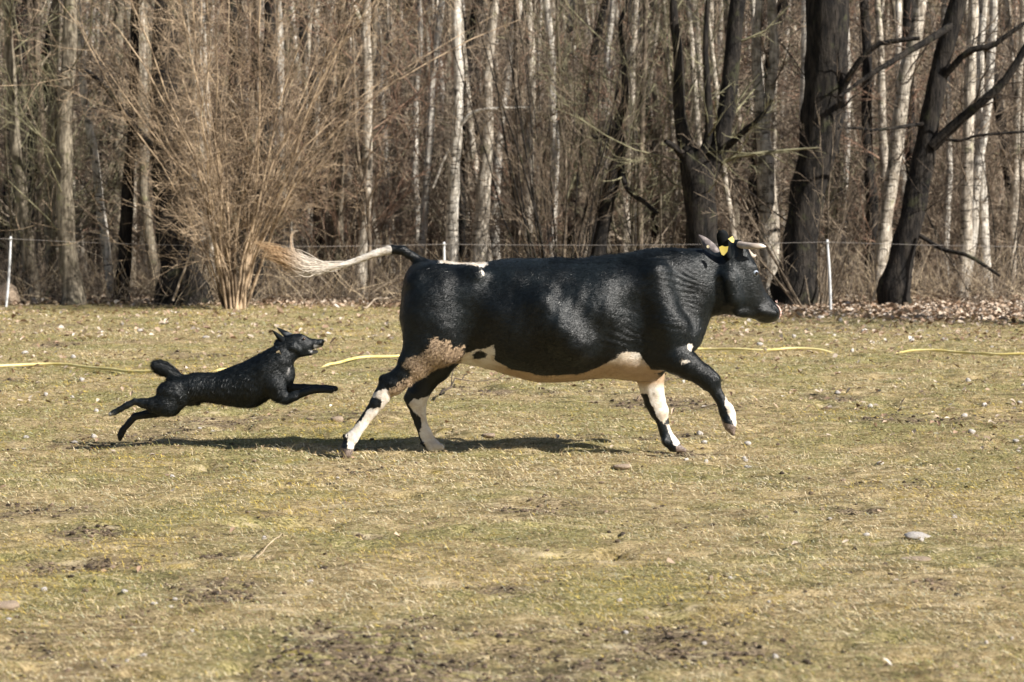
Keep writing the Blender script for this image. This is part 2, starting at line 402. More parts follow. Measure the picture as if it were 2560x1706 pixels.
def place_tree(name, cat, label, Y, px_line, mat, tmat, branches=(), twigs=(5, 5, 3), group=None, tw_L=2.2, top=11.0, nb=None, k=12, flare=1.35, tup=.06, tmin_h=.25, rmin=.0045, twig_k=3):
    """px_line: [(px, py, width_px)] traced bottom to top at depth Y; continues above the frame to 'top' metres"""
    x0 = (px_line[0][0] - CX) / FPX * Y; z0 = float(gz(x0, Y)) - .08
    root = empty(name, (x0, Y, z0), label, cat, group); O = np.array([x0, Y, z0])
    ctrl = []
    for (px, py, wd) in px_line:
        q = P(px, py, Y) - O; ctrl.append([q[0], 0, q[2], wd / 2 / FPX * Y])
    ctrl[0][2] = 0.0
    ctrl[0][3] *= flare; ctrl.insert(1, [ctrl[0][0] * .8 + ctrl[1][0] * .2, 0, ctrl[0][2] + .35, ctrl[0][3] / flare * 1.05])
    a, b = ctrl[-2], ctrl[-1]
    hh = top - b[2]
    if hh > .5:
        sl_ = (b[0] - a[0]) / max(.3, b[2] - a[2])
        for f in (.33, .66, 1.0):
            ctrl.append([b[0] + sl_ * hh * f * .6 + nr.normal(0, .12), nr.normal(0, .25) * f, b[2] + hh * f, b[3] * (1 - .78 * f)])
    pts, rad = trunk_line(ctrl, max(16, len(ctrl) * 4))
    pts[1:] += np.cumsum(nr.normal(0, .006, (len(pts) - 1, 3)), 0) * [1, 1, 0]
    V, F = tubes([(pts, rad)], k)
    rr = np.repeat(rad, k); V = organic(V, rr * .16, 5.0, int(x0 * 10) % 97)
    mkmesh("trunk", V, F, [mat], parent=root)
    out = []; mains = []
    for br in branches:                                   # traced limbs: [(px, py, width, dy)...]
        c = []
        for (px, py, wd, dy) in br:
            q = P(px, py, Y + dy) - O; c.append([q[0], q[1], q[2], wd / 2 / FPX * Y])
        bp, brd = trunk_line(np.array(c), 12); mains.append((bp, brd))
        V, F = tubes([(bp, brd)], 8); V = organic(V, np.repeat(brd, 8) * .2, 6, 3)
        mkmesh("branch", V, F, [mat], parent=root)
    L = pts[-1][2]
    nb = int((nb or 12) * .6)
    if cat == "birch": nb = int(nb * .7); tmin_h = .34
    for i in range(nb if nb is not None else 14):
        t = tmin_h + (1 - tmin_h) * ((i + nr.rand()) / (nb or 14)) ** 1.7 * .8; p, d = at(pts, min(t, .97))
        q = wander(p, side_dir(d, .9), tw_L * (.5 + .8 * nr.rand()), 6, .14, tup); out.append((q, np.linspace(.016, .005, 6)))
        sprout(q, .014, tw_L, 2, out, (twigs[0], twigs[1]), .5, .7, .1, rmin=rmin)
    for bp, brd in mains:
        l = np.linalg.norm(bp[-1] - bp[0]); sprout(bp, brd[0] * .7, min(l, 3.2), 2, out, (twigs[0] + 3, twigs[1]), .42, .8, .12, rmin=rmin)
    if out:
        V, F = tubes(out, twig_k); mkmesh("twigs", V, F, [tmat], parent=root)
    return root

def stem_bush(name, cat, label, loc, nst, H, spread, r0, mat, tmat, nch=(8, 5), arch=.02, group=None, base_w=.12, tw_ratio=.3, rmin=.004, wob=.05, flat=1.0, lean=(0, 0), side=.6, out=0.0):
    root = empty(name, loc, label, cat, group); st = []; tw = []
    for i in range(nst):
        a = nr.rand() * 6.283; s = spread * math.sqrt(nr.rand()) 
        b = np.array([math.cos(a) * base_w * nr.rand() ** .5, math.sin(a) * base_w * nr.rand() ** .5, -.05])
        d = unit(np.array([math.cos(a) * s + lean[0], math.sin(a) * s * flat + lean[1], 1.0])); l = H * (.6 + .5 * nr.rand())
        rad_ = np.array([math.cos(a), math.sin(a) * flat, 0]) * out * (.1 + 1.5 * nr.rand())
        q = [b]
        for st_ in range(8): d = unit(d + nr.normal(0, wob, 3) + [0, 0, arch] + rad_ * (1 if st_ < 5 else .2)); q.append(q[-1] + d * l / 8)
        q = np.array(q); r = r0 * (.55 + .8 * nr.rand())
        st.append((q, np.linspace(r, r * .25, 9))); sprout(q, r * .6, l, len(nch), tw, nch, tw_ratio, side, .10, rmin=rmin, up=.05)
    V, F = tubes(st, 6); mkmesh("stems", V, F, [mat], parent=root)
    V, F = tubes(tw, 3); mkmesh("twigs", V, F, [tmat], parent=root)
    return root

# ------------------------------------------------------------------ front trees, left to right
TR = "bare trees along the wood's edge"
place_tree("bare_tree", "tree", "grey twin tree leaning left nearest the white post at far left", 37.5, [(80, 752, 36), (72, 640, 34), (55, 480, 30), (38, 300, 26), (28, 120, 22), (20, 0, 20)], B_GREY, T_OLV, nb=16)
place_tree("bare_tree", "tree", "thin dark trunk just left of the thick mossy grey trunk", 38.6, [(136, 750, 30), (128, 560, 27), (130, 380, 27), (136, 240, 24), (142, 0, 20)], B_GREY, T_OLV, nb=14)
place_tree("bare_tree", "tree", "thick mossy grey trunk bowed towards the left side of the wood", 36.6, [(184, 758, 56), (170, 640, 46), (160, 480, 44), (162, 330, 40), (172, 160, 36), (178, 0, 34)], B_GREY, T_OLV, nb=16)
place_tree("birch_tree", "birch", "slender white birch leaning left between mossy and dark trunks", 38.2, [(277, 752, 20), (268, 660, 21), (247, 500, 22), (232, 380, 20), (212, 290, 18), (196, 120, 16), (190, 0, 14)], B_BIRCH, T_BRN, nb=10, flare=1.1)
place_tree("bare_tree", "tree", "straight dark trunk behind the left arms of the tan bush", 37.6, [(303, 760, 36), (312, 640, 33), (322, 500, 31), (330, 380, 28), (338, 200, 24), (345, 0, 20)], B_DARK, T_BRN, nb=12)
place_tree("bare_tree", "tree", "pale grey trunk standing close left of the broad black trunk", 39.2, [(392, 756, 28), (384, 640, 25), (366, 490, 23), (358, 380, 20), (350, 200, 18), (348, 0, 16)], B_GREY, T_BRN, nb=10)
place_tree("bare_tree", "tree", "broad black trunk behind the left half of the tan bush", 37.2, [(460, 764, 120), (448, 660, 92), (432, 520, 84), (420, 380, 74), (416, 200, 66), (420, 0, 58)], B_DARK, T_DRK, nb=12,
           branches=[[(425, 400, 34, 0), (345, 330, 22, -.3), (290, 250, 16, -.6), (235, 190, 12, -.8), (190, 170, 8, -1)]])
place_tree("bare_tree", "tree", "dark trunk right behind the base of the tan bush", 38.4, [(640, 760, 44), (650, 560, 38), (660, 350, 34), (668, 150, 30), (672, 0, 26)], B_DARK, T_BRN, nb=10)
place_tree("birch_tree", "birch", "short lit birch trunk under the cow's blond tail tuft", 40.0, [(708, 756, 26), (712, 640, 22), (728, 480, 20), (752, 330, 19), (768, 150, 16), (776, 0, 14)], B_BIRCH2, T_BRN, nb=10)
place_tree("birch_tree", "birch", "pale birch rising right above the white part of the cow's tail", 38.4, [(898, 752, 36), (908, 620, 28), (917, 480, 25), (922, 330, 26), (920, 180, 24), (916, 80, 24), (918, 0, 22)], B_BIRCH2, T_RED, nb=14,
           branches=[[(918, 80, 18, 0), (890, 30, 14, -.1), (872, -60, 10, -.1)]])
place_tree("sapling", "sapling", "thin brown sapling standing against the birch above the cow's tail", 37.6, [(932, 754, 14), (926, 640, 11), (922, 500, 10), (903, 420, 9), (890, 280, 8), (884, 0, 6)], B_BROWN, T_BRN, nb=10, tw_L=1.3)
place_tree("birch_tree", "birch", "thin pale birch behind the cow's tail root", 41.0, [(1040, 740, 24), (1056, 600, 20), (1066, 430, 19), (1076, 300, 18), (1088, 120, 17), (1100, 0, 16)], B_BIRCH, T_RED, nb=12)
place_tree("birch_tree", "birch", "straight white birch right of the middle fence post", 38.0, [(1128, 750, 38), (1130, 620, 32), (1134, 480, 30), (1140, 340, 27), (1146, 200, 25), (1143, 80, 24), (1144, 0, 24)], B_BIRCH, T_BRN, nb=14,
           branches=[[(1136, 330, 12, 0), (1180, 285, 10, -.1), (1240, 272, 8, -.2), (1330, 270, 6, -.2)], [(1140, 360, 9, 0), (1110, 400, 8, 0), (1082, 470, 6, 0)]])
place_tree("birch_tree", "birch", "thick pale birch with peeling bark behind the cow's hip", 38.8, [(1188, 750, 46), (1193, 620, 40), (1204, 480, 36), (1212, 360, 32), (1218, 200, 24), (1228, 80, 26), (1236, 0, 24)], B_BIRCH2, T_BRN, nb=12)
place_tree("birch_tree", "birch", "white birch leaning right above the cow's back", 42.0, [(1240, 740, 30), (1240, 560, 26), (1246, 430, 22), (1262, 280, 20), (1280, 170, 24), (1296, 60, 22), (1306, 0, 20)], B_BIRCH, T_BRN, nb=12)
place_tree("bare_tree", "tree", "dark trunk leaning right over the cow's withers, swept with twigs", 37.0, [(1470, 740, 46), (1500, 620, 40), (1522, 500, 36), (1552, 390, 34), (1548, 320, 26), (1570, 250, 20)], B_DARK, T_OLV, nb=14, top=5.5,
           branches=[[(1552, 400, 16, 0), (1566, 470, 14, -.2), (1610, 505, 12, -.3), (1645, 535, 10, -.4)], [(1545, 330, 12, 0), (1500, 345, 9, .1), (1478, 340, 6, .1)]])
place_tree("birch_tree", "birch", "pale birch high above the cow's withers", 43.0, [(1600, 742, 26), (1590, 560, 24), (1582, 420, 24), (1572, 300, 24), (1566, 180, 26), (1580, 90, 26), (1576, 0, 26)], B_BIRCH, T_OLV, nb=16)
place_tree("bare_tree", "tree", "black forked tree with mossy limbs behind the cow's ears", 36.4, [(1776, 760, 110), (1758, 640, 84), (1748, 520, 82), (1742, 430, 84), (1712, 360, 40), (1694, 290, 32), (1690, 180, 26), (1676, 60, 22), (1670, 0, 20)], B_DARK, T_OLV, nb=16, flare=1.1,
           branches=[[(1748, 470, 54, 0), (1790, 390, 50, 0), (1812, 300, 46, 0), (1828, 160, 42, .1), (1846, 0, 38, .2), (1860, -200, 30, .4)],
                     [(1716, 400, 22, 0), (1690, 372, 18, -.2), (1662, 355, 14, -.3)],
                     [(1800, 380, 20, 0), (1860, 330, 16, -.4), (1905, 290, 12, -.6), (1930, 250, 8, -.7)],
                     [(1735, 400, 26, -.1), (1766, 360, 22, -.2), (1772, 270, 18, -.3), (1764, 120, 14, -.3), (1770, 0, 12, -.3)]])
place_tree("birch_tree", "birch", "bright thick white birch directly behind the cow's horn", 37.4, [(1925, 756, 56), (1922, 640, 50), (1916, 520, 48), (1905, 400, 44), (1892, 300, 34), (1880, 200, 26), (1878, 80, 24), (1884, 0, 22)], B_BIRCH2, T_BRN, nb=12,
           branches=[[(1910, 330, 26, 0), (1926, 220, 24, 0), (1936, 120, 24, 0), (1930, 40, 24, 0), (1932, -150, 20, 0)]])
place_tree("bare_tree", "tree", "massive black trunk with a clump of stems at its foot", 36.6, [(1990, 752, 112), (1998, 640, 90), (2012, 500, 84), (2048, 350, 100), (2068, 180, 104), (2076, 0, 108)], B_DARK, T_DRK, nb=10, flare=1.05, k=18,
           branches=[[(2084, 380, 26, -.1), (2100, 240, 18, -.3), (2180, 120, 14, -.6), (2300, 96, 10, -.8)]])
place_tree("birch_tree", "birch", "grey streaked birch left of the leaning black tree at right", 37.8, [(2192, 756, 40), (2206, 640, 35), (2226, 480, 34), (2244, 340, 36), (2258, 200, 36), (2284, 100, 34), (2296, 0, 34)], B_BIRCH2, T_BRN, nb=12)
place_tree("bare_tree", "tree", "leaning black tree with long mossy limbs at right", 36.2, [(2236, 766, 80), (2258, 640, 62), (2296, 510, 62), (2326, 357, 54), (2354, 204, 48), (2380, 100, 46), (2411, 0, 46)], B_DARK, T_DRK, nb=10, flare=1.0, k=16,
           branches=[[(2330, 365, 29, -.1), (2400, 300, 25, -.3), (2462, 250, 22, -.5), (2520, 190, 19, -.6), (2600, 60, 15, -.7)],
                     [(2386, 60, 21, 0), (2330, 95, 19, -.3), (2270, 130, 16, -.5), (2210, 165, 14, -.7), (2150, 205, 11, -.8), (2100, 240, 7, -.9)],
                     [(2320, 308, 10, 0), (2250, 318, 9, -.3), (2190, 326, 7, -.5), (2140, 320, 7, -.6), (2096, 322, 7, -.7)],
                     [(2350, 200, 21, 0), (2420, 130, 17, -.3), (2480, 115, 15, -.4), (2530, 80, 11, -.5), (2620, 20, 9, -.5)],
                     [(2345, 345, 9, -.1), (2400, 352, 7, -.3), (2440, 340, 7, -.4), (2500, 334, 7, -.5), (2590, 328, 7, -.6)],
                     [(2300, 590, 12, -.2), (2360, 625, 11, -.5), (2420, 640, 10, -.8), (2500, 690, 7, -1)]])
place_tree("birch_tree", "birch", "dusky birch right of the leaning black tree's foot", 38.6, [(2400, 756, 36), (2414, 640, 34), (2420, 480, 32), (2424, 300, 30), (2430, 150, 28), (2436, 0, 26)], B_BIRCH2, T_BRN, nb=12)
place_tree("birch_tree", "birch", "pale birch leaning right near the right edge of the wood", 40.2, [(2410, 750, 30), (2432, 600, 28), (2446, 430, 26), (2470, 300, 24), (2482, 150, 22), (2490, 0, 20)], B_BIRCH, T_BRN, nb=12)
place_tree("birch_tree", "birch", "thin pale birch at the very right edge of the photo", 40.5, [(2524, 752, 24), (2530, 600, 22), (2538, 430, 20), (2546, 250, 18), (2556, 0, 16)], B_BIRCH2, T_BRN, nb=10)

place_tree('bare_tree', 'tree', 'dark bare tree out past the right edge, its shade falling on the litter', 29.0, [(3200, 850, 70), (3200, 600, 60), (3180, 300, 50), (3190, 0, 44)], B_DARK, T_BRN, twigs=(8, 6, 3), nb=40, tw_L=3.2, top=8, tmin_h=.3, rmin=.007)
# the big tan hazel and its neighbours
x_ = P(586, 758, 35.4)[0]
stem_bush("hazel_bush", "bush", "big tan many stemmed bush fanning out behind the dog and tail", (x_, 35.4, float(gz(x_, 35.4))), 44, 6.8, .14, .018, T_HAZ, T_HAZ, nch=(9, 7, 3), arch=.012, base_w=.18, tw_ratio=.34, flat=.6, wob=.13, rmin=.0032, side=.85, out=.10)
def bush(name, label, px, Y, *a, cat="shrub", **k):
    x = P(px, 0, Y)[0]; return stem_bush(name, cat, label, (x, Y, float(gz(x, Y))), *a, **k)
bush("bare_shrub", "dark thin stemmed shrub fanning up above the cow's back", 1400, 36.8, 26, 6.2, .42, .017, B_DARK, T_BRN, nch=(9, 6), arch=.02, base_w=.4, tw_ratio=.3, wob=.05)
bush("bare_shrub", "clump of brown stems at the massive black trunk's right foot", 2035, 35.9, 13, 3.4, .8, .020, B_BROWN, T_BRN, nch=(8, 5), arch=.02, base_w=.25, lean=(-.15, 0))
bush("bare_shrub", "thin reddish twigged shrub right of the tan bush", 830, 38.6, 9, 6.0, .7, .014, B_BROWN, T_RED, nch=(10, 7), arch=.03, base_w=.3, wob=.08)
bush("bare_shrub", "grey lichened shrub at the far left behind the white post", 40, 38.0, 12, 6.5, .6, .018, B_GREY, T_OLV, nch=(12, 9), arch=.03, base_w=.5, wob=.09)
bush("bare_shrub", "olive lichened shrub left of the black forked tree", 1620, 38.2, 12, 6.8, .5, .016, B_GREY, T_OLV, nch=(12, 9), arch=.03, base_w=.4, wob=.09)
bush("bare_shrub", "tangled twiggy shrub between birches above the cow's rump", 1010, 40.6, 8, 6.0, .6, .014, B_BROWN, T_BRN, nch=(11, 8), arch=.03, base_w=.4, wob=.09)
bush("bare_shrub", "low twiggy shrub right of the leaning black tree", 2480, 38.4, 8, 4.2, .9, .013, B_DARK, T_BRN, nch=(10, 7), arch=.02, base_w=.3, wob=.09)

# ------------------------------------------------------------------ the wood behind: one tree of each kind, then copies
def wood_tree(name, cat, mat, tmat, H, r0, seed, nb, lean):
    root = empty(name, (0, 0, 0), "x", cat); n = 14
    z = np.linspace(0, 1, n); ln = lean * H * z ** 1.3
    pts = np.stack([ln + np.cumsum(np.cumsum(nr.normal(0, .028, n))), np.cumsum(nr.normal(0, .05, n)), z * H], -1); pts[0, :2] = 0; rad = r0 * (1 - .72 * z); rad[0] *= 1.35
    V, F = tubes([(pts, rad)], 8); V = organic(V, np.repeat(rad, 8) * .15, 4, seed); mkmesh("trunk", V, F, [mat], parent=root)
    out = []
    for i in range(nb):
        t = .05 + .85 * ((i + nr.rand()) / nb) ** 1.8; p, d = at(pts, min(t, .98)); L = (1.9 - 1.0 * abs(t - .5)) * (.5 + .8 * nr.rand())
        q = wander(p, side_dir(d, .95), L, 6, .13, .07); out.append((q, np.linspace(.018 * (1 - .5 * t), .006, 6))); sprout(q, .014, L, 2, out, (7, 5), .5, .75, .08, rmin=.0055, n=4)
    V, F = tubes(out, 3); mkmesh("twigs", V, F, [tmat], parent=root)
    return root
kinds = [("birch_tree", "birch", B_BIRCH, T_BRN, 12, .10), ("birch_tree", "birch", B_BIRCH2, T_RED, 12, .12), ("birch_tree", "birch", B_BIRCH2, T_BRN, 11, .075), ("bare_tree", "tree", B_GREY, T_BRN, 12, .11), ("bare_tree", "tree", B_BROWN, T_PAL, 11, .07), ("bare_tree", "tree", B_DARK, T_BRN, 12, .13), ("bare_tree", "tree", B_BROWN, T_OLV, 10, .05)]
WP = [wood_tree(*k, i, 15, [.02, -.04, .06, 0, .09, -.06, .03][i]) for i, k in enumerate(kinds)]
LB = {"birch": ("one of the many pale birches crowding deeper in the wood", "birches deeper in the wood"), "tree": ("one of the many thin brown leafless trees crowding deeper in the wood", "brown trees deeper in the wood")}
used = [False] * len(WP); taken = []; cnt = 0; rt = random.Random(21)
while cnt < 240:
    Y = 39.6 + 36 * rt.random() ** 1.5; x = (rt.random() * 2 - 1) * (.245 * Y + .5)
    if any(abs(x / Y - a) < .0028 and abs(Y - b) < 4 for a, b in taken): continue
    taken.append((x / Y, Y)); k = rt.choices(range(7), [5, 4, 6, 3, 3, 4, 3])[0]; loc = (x, Y, float(gz(x, Y)) - .1); sc = rt.uniform(.8, 1.25)
    lab, grp = LB[kinds[k][1]]
    if not used[k]:
        r = WP[k]; used[k] = True; r.location = loc; r.rotation_euler = (0, 0, rt.random() * 6.28); r.scale = (sc,) * 3; r['label'] = lab; r['group'] = grp
    else: copy_thing(WP[k], loc, rt.random() * 6.28, sc, lab, grp)
    cnt += 1
# brush: bare shrubs under the trees
def proto_bush(i, mat, tmat, n, H, sp): return stem_bush("bare_shrub", "shrub", "x", (0, 0, 0), n, H, sp, .011, mat, tmat, nch=(9, 6), arch=.02, base_w=.45, tw_ratio=.34, wob=.08, rmin=.005)
BP = [proto_bush(0, B_BROWN, T_BRN, 13, 4.5, .5), proto_bush(1, B_BROWN, T_TAN, 11, 3.6, .7), proto_bush(2, B_GREY, T_PAL, 12, 5.2, .45), proto_bush(3, B_DARK, T_BRN, 12, 4.2, .6), proto_bush(4, B_BROWN, T_RED, 10, 3.4, .6)]
for i in range(44):
    Y = 42 + 24 * rt.random(); x = (rt.random() * 2 - 1) * (.25 * Y); k = i % 5; loc = (x, Y, float(gz(x, Y))); sc = rt.uniform(.5, 1.3); lab = "one of the bare twiggy shrubs filling the space between trunks"
    if i < 5: r = BP[k]; r.location = loc; r.scale = (sc,) * 3; r['label'] = lab; r['group'] = "bare shrubs between the trunks"
    else: copy_thing(BP[k], loc, rt.random() * 6.28, sc, lab, "bare shrubs between the trunks")
# far wood: nobody could count it
n = 2200; Y = 70 + 60 * nr.rand(n); x = (nr.rand(n) * 2 - 1) * (.30 * Y); lines = []
for a, b in zip(x, Y):
    z0 = float(gz(a, b)) - .3; l = nr.normal(0, .05); h = 15; z = np.linspace(0, 1, 5); lines.append((np.stack([a + l * h * z + nr.normal(0, .08, 5), b + 0 * z, z0 + h * z], -1), (.05 + .10 * nr.rand()) * (1 - .6 * z)))
V, F = tubes(lines, 5); cid_ = np.repeat((nr.rand(n) * 3).astype(int), len(F) // n)
o = mkmesh("distant_trunks", V, F, [B_BIRCH, B_BIRCH2, B_BROWN], mat_idx=cid_); tag(o, "mass of far trunks closing the back of the wood", "wood", kind="stuff")
def twig_mass(name, label, n, y0, y1, z0, z1, L, r, mats, pr, seed, up=.5):
    r_ = np.random.RandomState(seed); Y = y0 + (y1 - y0) * r_.rand(n); x = (r_.rand(n) * 2 - 1) * (.28 * Y); z = gz(x, Y) + z0 + (z1 - z0) * r_.rand(n)
    D = r_.normal(0, 1, (n, 3)) * [1, .6, .8] + [0, 0, up]; D /= np.linalg.norm(D, axis=1, keepdims=True); L_ = L * (.4 + r_.rand(n, 1)); B = np.stack([x, Y, z], -1); pts = [B]
    for s in range(3): D = D + r_.normal(0, .22, (n, 3)); D /= np.linalg.norm(D, axis=1, keepdims=True); pts.append(pts[-1] + D * L_ / 3)
    V, F = tube_block(np.stack(pts, 1), r * (.5 + r_.rand(n))[:, None] * np.array([1, .85, .65, .4])[None], 3)
    o = mkmesh(name, V, F, mats, mat_idx=np.repeat(r_.choice(len(mats), n, p=pr), 9)); tag(o, label, "brushwood", kind="stuff")
twig_mass("far_brushwood", "haze of fine twigs filling the far wood", 36000, 62, 125, .0, 11, 2.0, .016, [T_BRN, T_TAN, T_RED, T_DRK], [.4, .3, .15, .15], 3)
twig_mass("brushwood", "fine brown twigs tangled among the trunks of the wood", 12000, 44, 62, .0, 5.0, 1.2, .0085, [T_BRN, T_PAL, T_RED, T_DRK, T_OLV], [.36, .2, .14, .18, .12], 5)
twig_mass("dead_stalks", "low dead stalks and bramble along the edge of the wood", 9000, 36.5, 42, -.05, .25, .9, .0045, [T_BRN, T_TAN, T_PAL], [.4, .35, .25], 6, 1.2)

ORDW = "first second third fourth fifth sixth seventh eighth ninth tenth eleventh twelfth thirteenth fourteenth fifteenth sixteenth seventeenth eighteenth nineteenth twentieth".split()
MARKS = [(-400, "the left edge"), (165, "mossy grey trunk"), (440, "broad black trunk"), (640, "tan bush"), (915, "the tail's birch"), (1110, "middle fence post"), (1320, "cow's mid back"), (1530, "leaning dark trunk"), (1745, "black forked tree"), (2010, "massive black trunk"), (2290, "leaning black tree"), (3200, "right edge")]
def name_copies(group, look):
    byseg = {}
    for o in COL.objects:
        if o.get('group') == group:
            px = CX + o.location.x / o.location.y * FPX; k = [i for i in range(len(MARKS) - 1) if MARKS[i][0] <= px][-1]; byseg.setdefault((k, look(o)), []).append((px, o))
    for (k, lk), l in byseg.items():
        l.sort(key=lambda t: t[0])
        for i, (_, o) in enumerate(l): o['label'] = lk + (", only one" if len(l) == 1 else ", " + (ORDW[i] if i < 20 else "last") + " from left") + " between " + MARKS[k][1] + " and " + MARKS[k + 1][1]
dist = lambda o: "nearer" if o.location.y < 49 else "far"
name_copies("birches deeper in the wood", lambda o: dist(o) + " pale birch")
name_copies("brown trees deeper in the wood", lambda o: dist(o) + " brown leafless tree")
name_copies("bare shrubs between the trunks", lambda o: ("nearer" if o.location.y < 52 else "far") + " twiggy shrub")
# ------------------------------------------------------------------ implicit-surface modelling for the animals
class Field:
    """smooth union of tapered capsules and profile lofts on a grid, meshed with surface nets"""
    def __init__(s, lo, hi, h):
        s.h = h; s.lo = np.array(lo, float); n = np.ceil((np.array(hi) - s.lo) / h).astype(int) + 1
        s.ax = [s.lo[i] + h * np.arange(n[i]) for i in range(3)]; s.F = np.full(n, 1.0)
    def win(s, lo, hi, pad):
        sl = []
        for i in range(3):
            a = max(0, int((lo[i] - pad - s.lo[i]) / s.h)); b = min(len(s.ax[i]), int((hi[i] + pad - s.lo[i]) / s.h) + 2); sl.append(slice(a, max(a + 1, b)))
        g = np.meshgrid(*[s.ax[i][sl[i]] for i in range(3)], indexing='ij'); return tuple(sl), g
    def add(s, sl, d, k, sub=False):
        A = s.F[sl]
        if sub:
            d = -d; hh = np.clip(k - np.abs(A - d), 0, None) / k; s.F[sl] = np.maximum(A, d) + hh * hh * k * .25
        else:
            hh = np.clip(k - np.abs(A - d), 0, None) / k; s.F[sl] = np.minimum(A, d) - hh * hh * k * .25
    def cap(s, a, ra, b, rb, k=.03, sy=1.0, sub=False):
        """tapered capsule; sy scales its thickness across the animal (y)"""
        a = np.array(a, float); b = np.array(b, float); R = max(ra, rb)
        lo = np.minimum(a, b) - R; hi = np.maximum(a, b) + R; lo[1] -= R * max(0, sy - 1); hi[1] += R * max(0, sy - 1)
        sl, (X, Y, Z) = s.win(lo, hi, k + 2 * s.h)
        yc = (a[1] + b[1]) / 2
        q = lambda y: yc + (y - yc) / sy
        A = np.array([a[0], q(a[1]), a[2]]); B = np.array([b[0], q(b[1]), b[2]]); Yq = q(Y)
        D = B - A; L2 = max(1e-9, D @ D)
        t = np.clip(((X - A[0]) * D[0] + (Yq - A[1]) * D[1] + (Z - A[2]) * D[2]) / L2, 0, 1)
        d = np.sqrt((X - A[0] - t * D[0]) ** 2 + (Yq - A[1] - t * D[1]) ** 2 + (Z - A[2] - t * D[2]) ** 2) - (ra + (rb - ra) * t)
        s.add(sl, d * min(1, max(sy, .6)), k, sub)
    def chain(s, pts, k=.03, sy=1.0):
        """one limb: its segments are joined to each other first, then blended into the body"""
        C = np.array([p for p, r in pts]); R = max(r for p, r in pts)
        lo = C.min(0) - R; hi = C.max(0) + R
        sl, (X, Y, Z) = s.win(lo, hi, k + 2 * s.h); best_ = None; ki = .006
        for (a, ra), (b, rb) in zip(pts[:-1], pts[1:]):
            yc = (a[1] + b[1]) / 2; Yq = yc + (Y - yc) / sy
            D = np.array([b[0] - a[0], (b[1] - a[1]) / sy, b[2] - a[2]]); A1 = yc + (a[1] - yc) / sy
            t = np.clip(((X - a[0]) * D[0] + (Yq - A1) * D[1] + (Z - a[2]) * D[2]) / max(1e-9, D @ D), 0, 1)
            ts = t * t * (3 - 2 * t) * .5 + t * .5
            d = (np.sqrt((X - a[0] - t * D[0]) ** 2 + (Yq - A1 - t * D[1]) ** 2 + (Z - a[2] - t * D[2]) ** 2) - (ra + (rb - ra) * ts)) * min(1, max(sy, .6))
            if best_ is None: best_ = d
            else: hh = np.clip(ki - np.abs(best_ - d), 0, None) / ki; best_ = np.minimum(best_, d) - hh * hh * ki * .25
        s.add(sl, best_, k)
    def loft(s, st, k=.04, e_up=2.0, e_lo=2.2, ew=2.2):
        """st rows: x, z_top, z_bot, half width, y centre, height fraction of the widest level (0 top..1 bottom)"""
        st = np.array(st, float); o = np.argsort(st[:, 0]); st = st[o]
        xs = st[:, 0]; lo = [xs[0], (st[:, 4] - st[:, 3]).min(), st[:, 2].min()]; hi = [xs[-1], (st[:, 4] + st[:, 3]).max(), st[:, 1].max()]
        sl, (X, Y, Z) = s.win(lo, hi, .06)
        xg = s.ax[0][sl[0]]
        def itp(c):   # monotone-ish cubic through the stations
            v = st[:, c]; m = np.gradient(v, xs); i = np.clip(np.searchsorted(xs, xg) - 1, 0, len(xs) - 2); h = xs[i + 1] - xs[i]; t = np.clip((xg - xs[i]) / h, 0, 1)
            return ((2 * t ** 3 - 3 * t ** 2 + 1) * v[i] + (t ** 3 - 2 * t ** 2 + t) * h * m[i] + (-2 * t ** 3 + 3 * t ** 2) * v[i + 1] + (t ** 3 - t ** 2) * h * m[i + 1])[:, None, None]
        zt, zb, wd, yc, fr = itp(1), itp(2), np.maximum(itp(3), .004), itp(4), itp(5)
        zc = zt + (zb - zt) * fr; hu = np.maximum(zt - zc, .004); hl = np.maximum(zc - zb, .004)
        dz = Z - zc; e = np.where(dz > 0, e_up, e_lo); hh = np.where(dz > 0, hu, hl)
        u = np.abs(dz) / hh; v = np.abs(Y - yc) / wd
        rho = (u ** e + v ** ew + 1e-12) ** (1 / np.maximum(e, ew))
        g = np.sqrt((u / hh) ** 2 + (v / wd) ** 2) / np.maximum(np.sqrt(u * u + v * v), 1e-6)
        d = (rho - 1) / np.maximum(g, 1e-3)
        ex = np.maximum(xs[0] - X, X - xs[-1]); d = np.where(ex > 0, np.sqrt(np.maximum(d, 0) ** 2 + ex ** 2), np.maximum(d, -.15))
        s.add(sl, d, k)
    def mesh(s, smooth=2):
        F = s.F; n = np.array(F.shape)
        ins = F < 0
        c = np.zeros(tuple(n - 1), int)
        for a in (0, 1):
            for b in (0, 1):
                for d in (0, 1): c += ins[a:n[0] - 1 + a, b:n[1] - 1 + b, d:n[2] - 1 + d]
        act = (c > 0) & (c < 8); cid = -np.ones(act.shape, np.int64); I = np.argwhere(act); cid[act] = np.arange(len(I))
        S = np.zeros((len(I), 3)); W = np.zeros(len(I))
        cor = [(a, b, d) for a in (0, 1) for b in (0, 1) for d in (0, 1)]
        for p in cor:
            for ax in range(3):
                if p[ax]: continue
                q = list(p); q[ax] = 1; q = tuple(q)
                f0 = F[I[:, 0] + p[0], I[:, 1] + p[1], I[:, 2] + p[2]]; f1 = F[I[:, 0] + q[0], I[:, 1] + q[1], I[:, 2] + q[2]]
                m = (f0 < 0) != (f1 < 0); t = f0[m] / (f0[m] - f1[m]); v = np.array(p, float)[None] + np.zeros((m.sum(), 3)); v[:, ax] += t
                S[m] += v; W[m] += 1
        V = (I + S / W[:, None]) * s.h + s.lo
        Fs = []
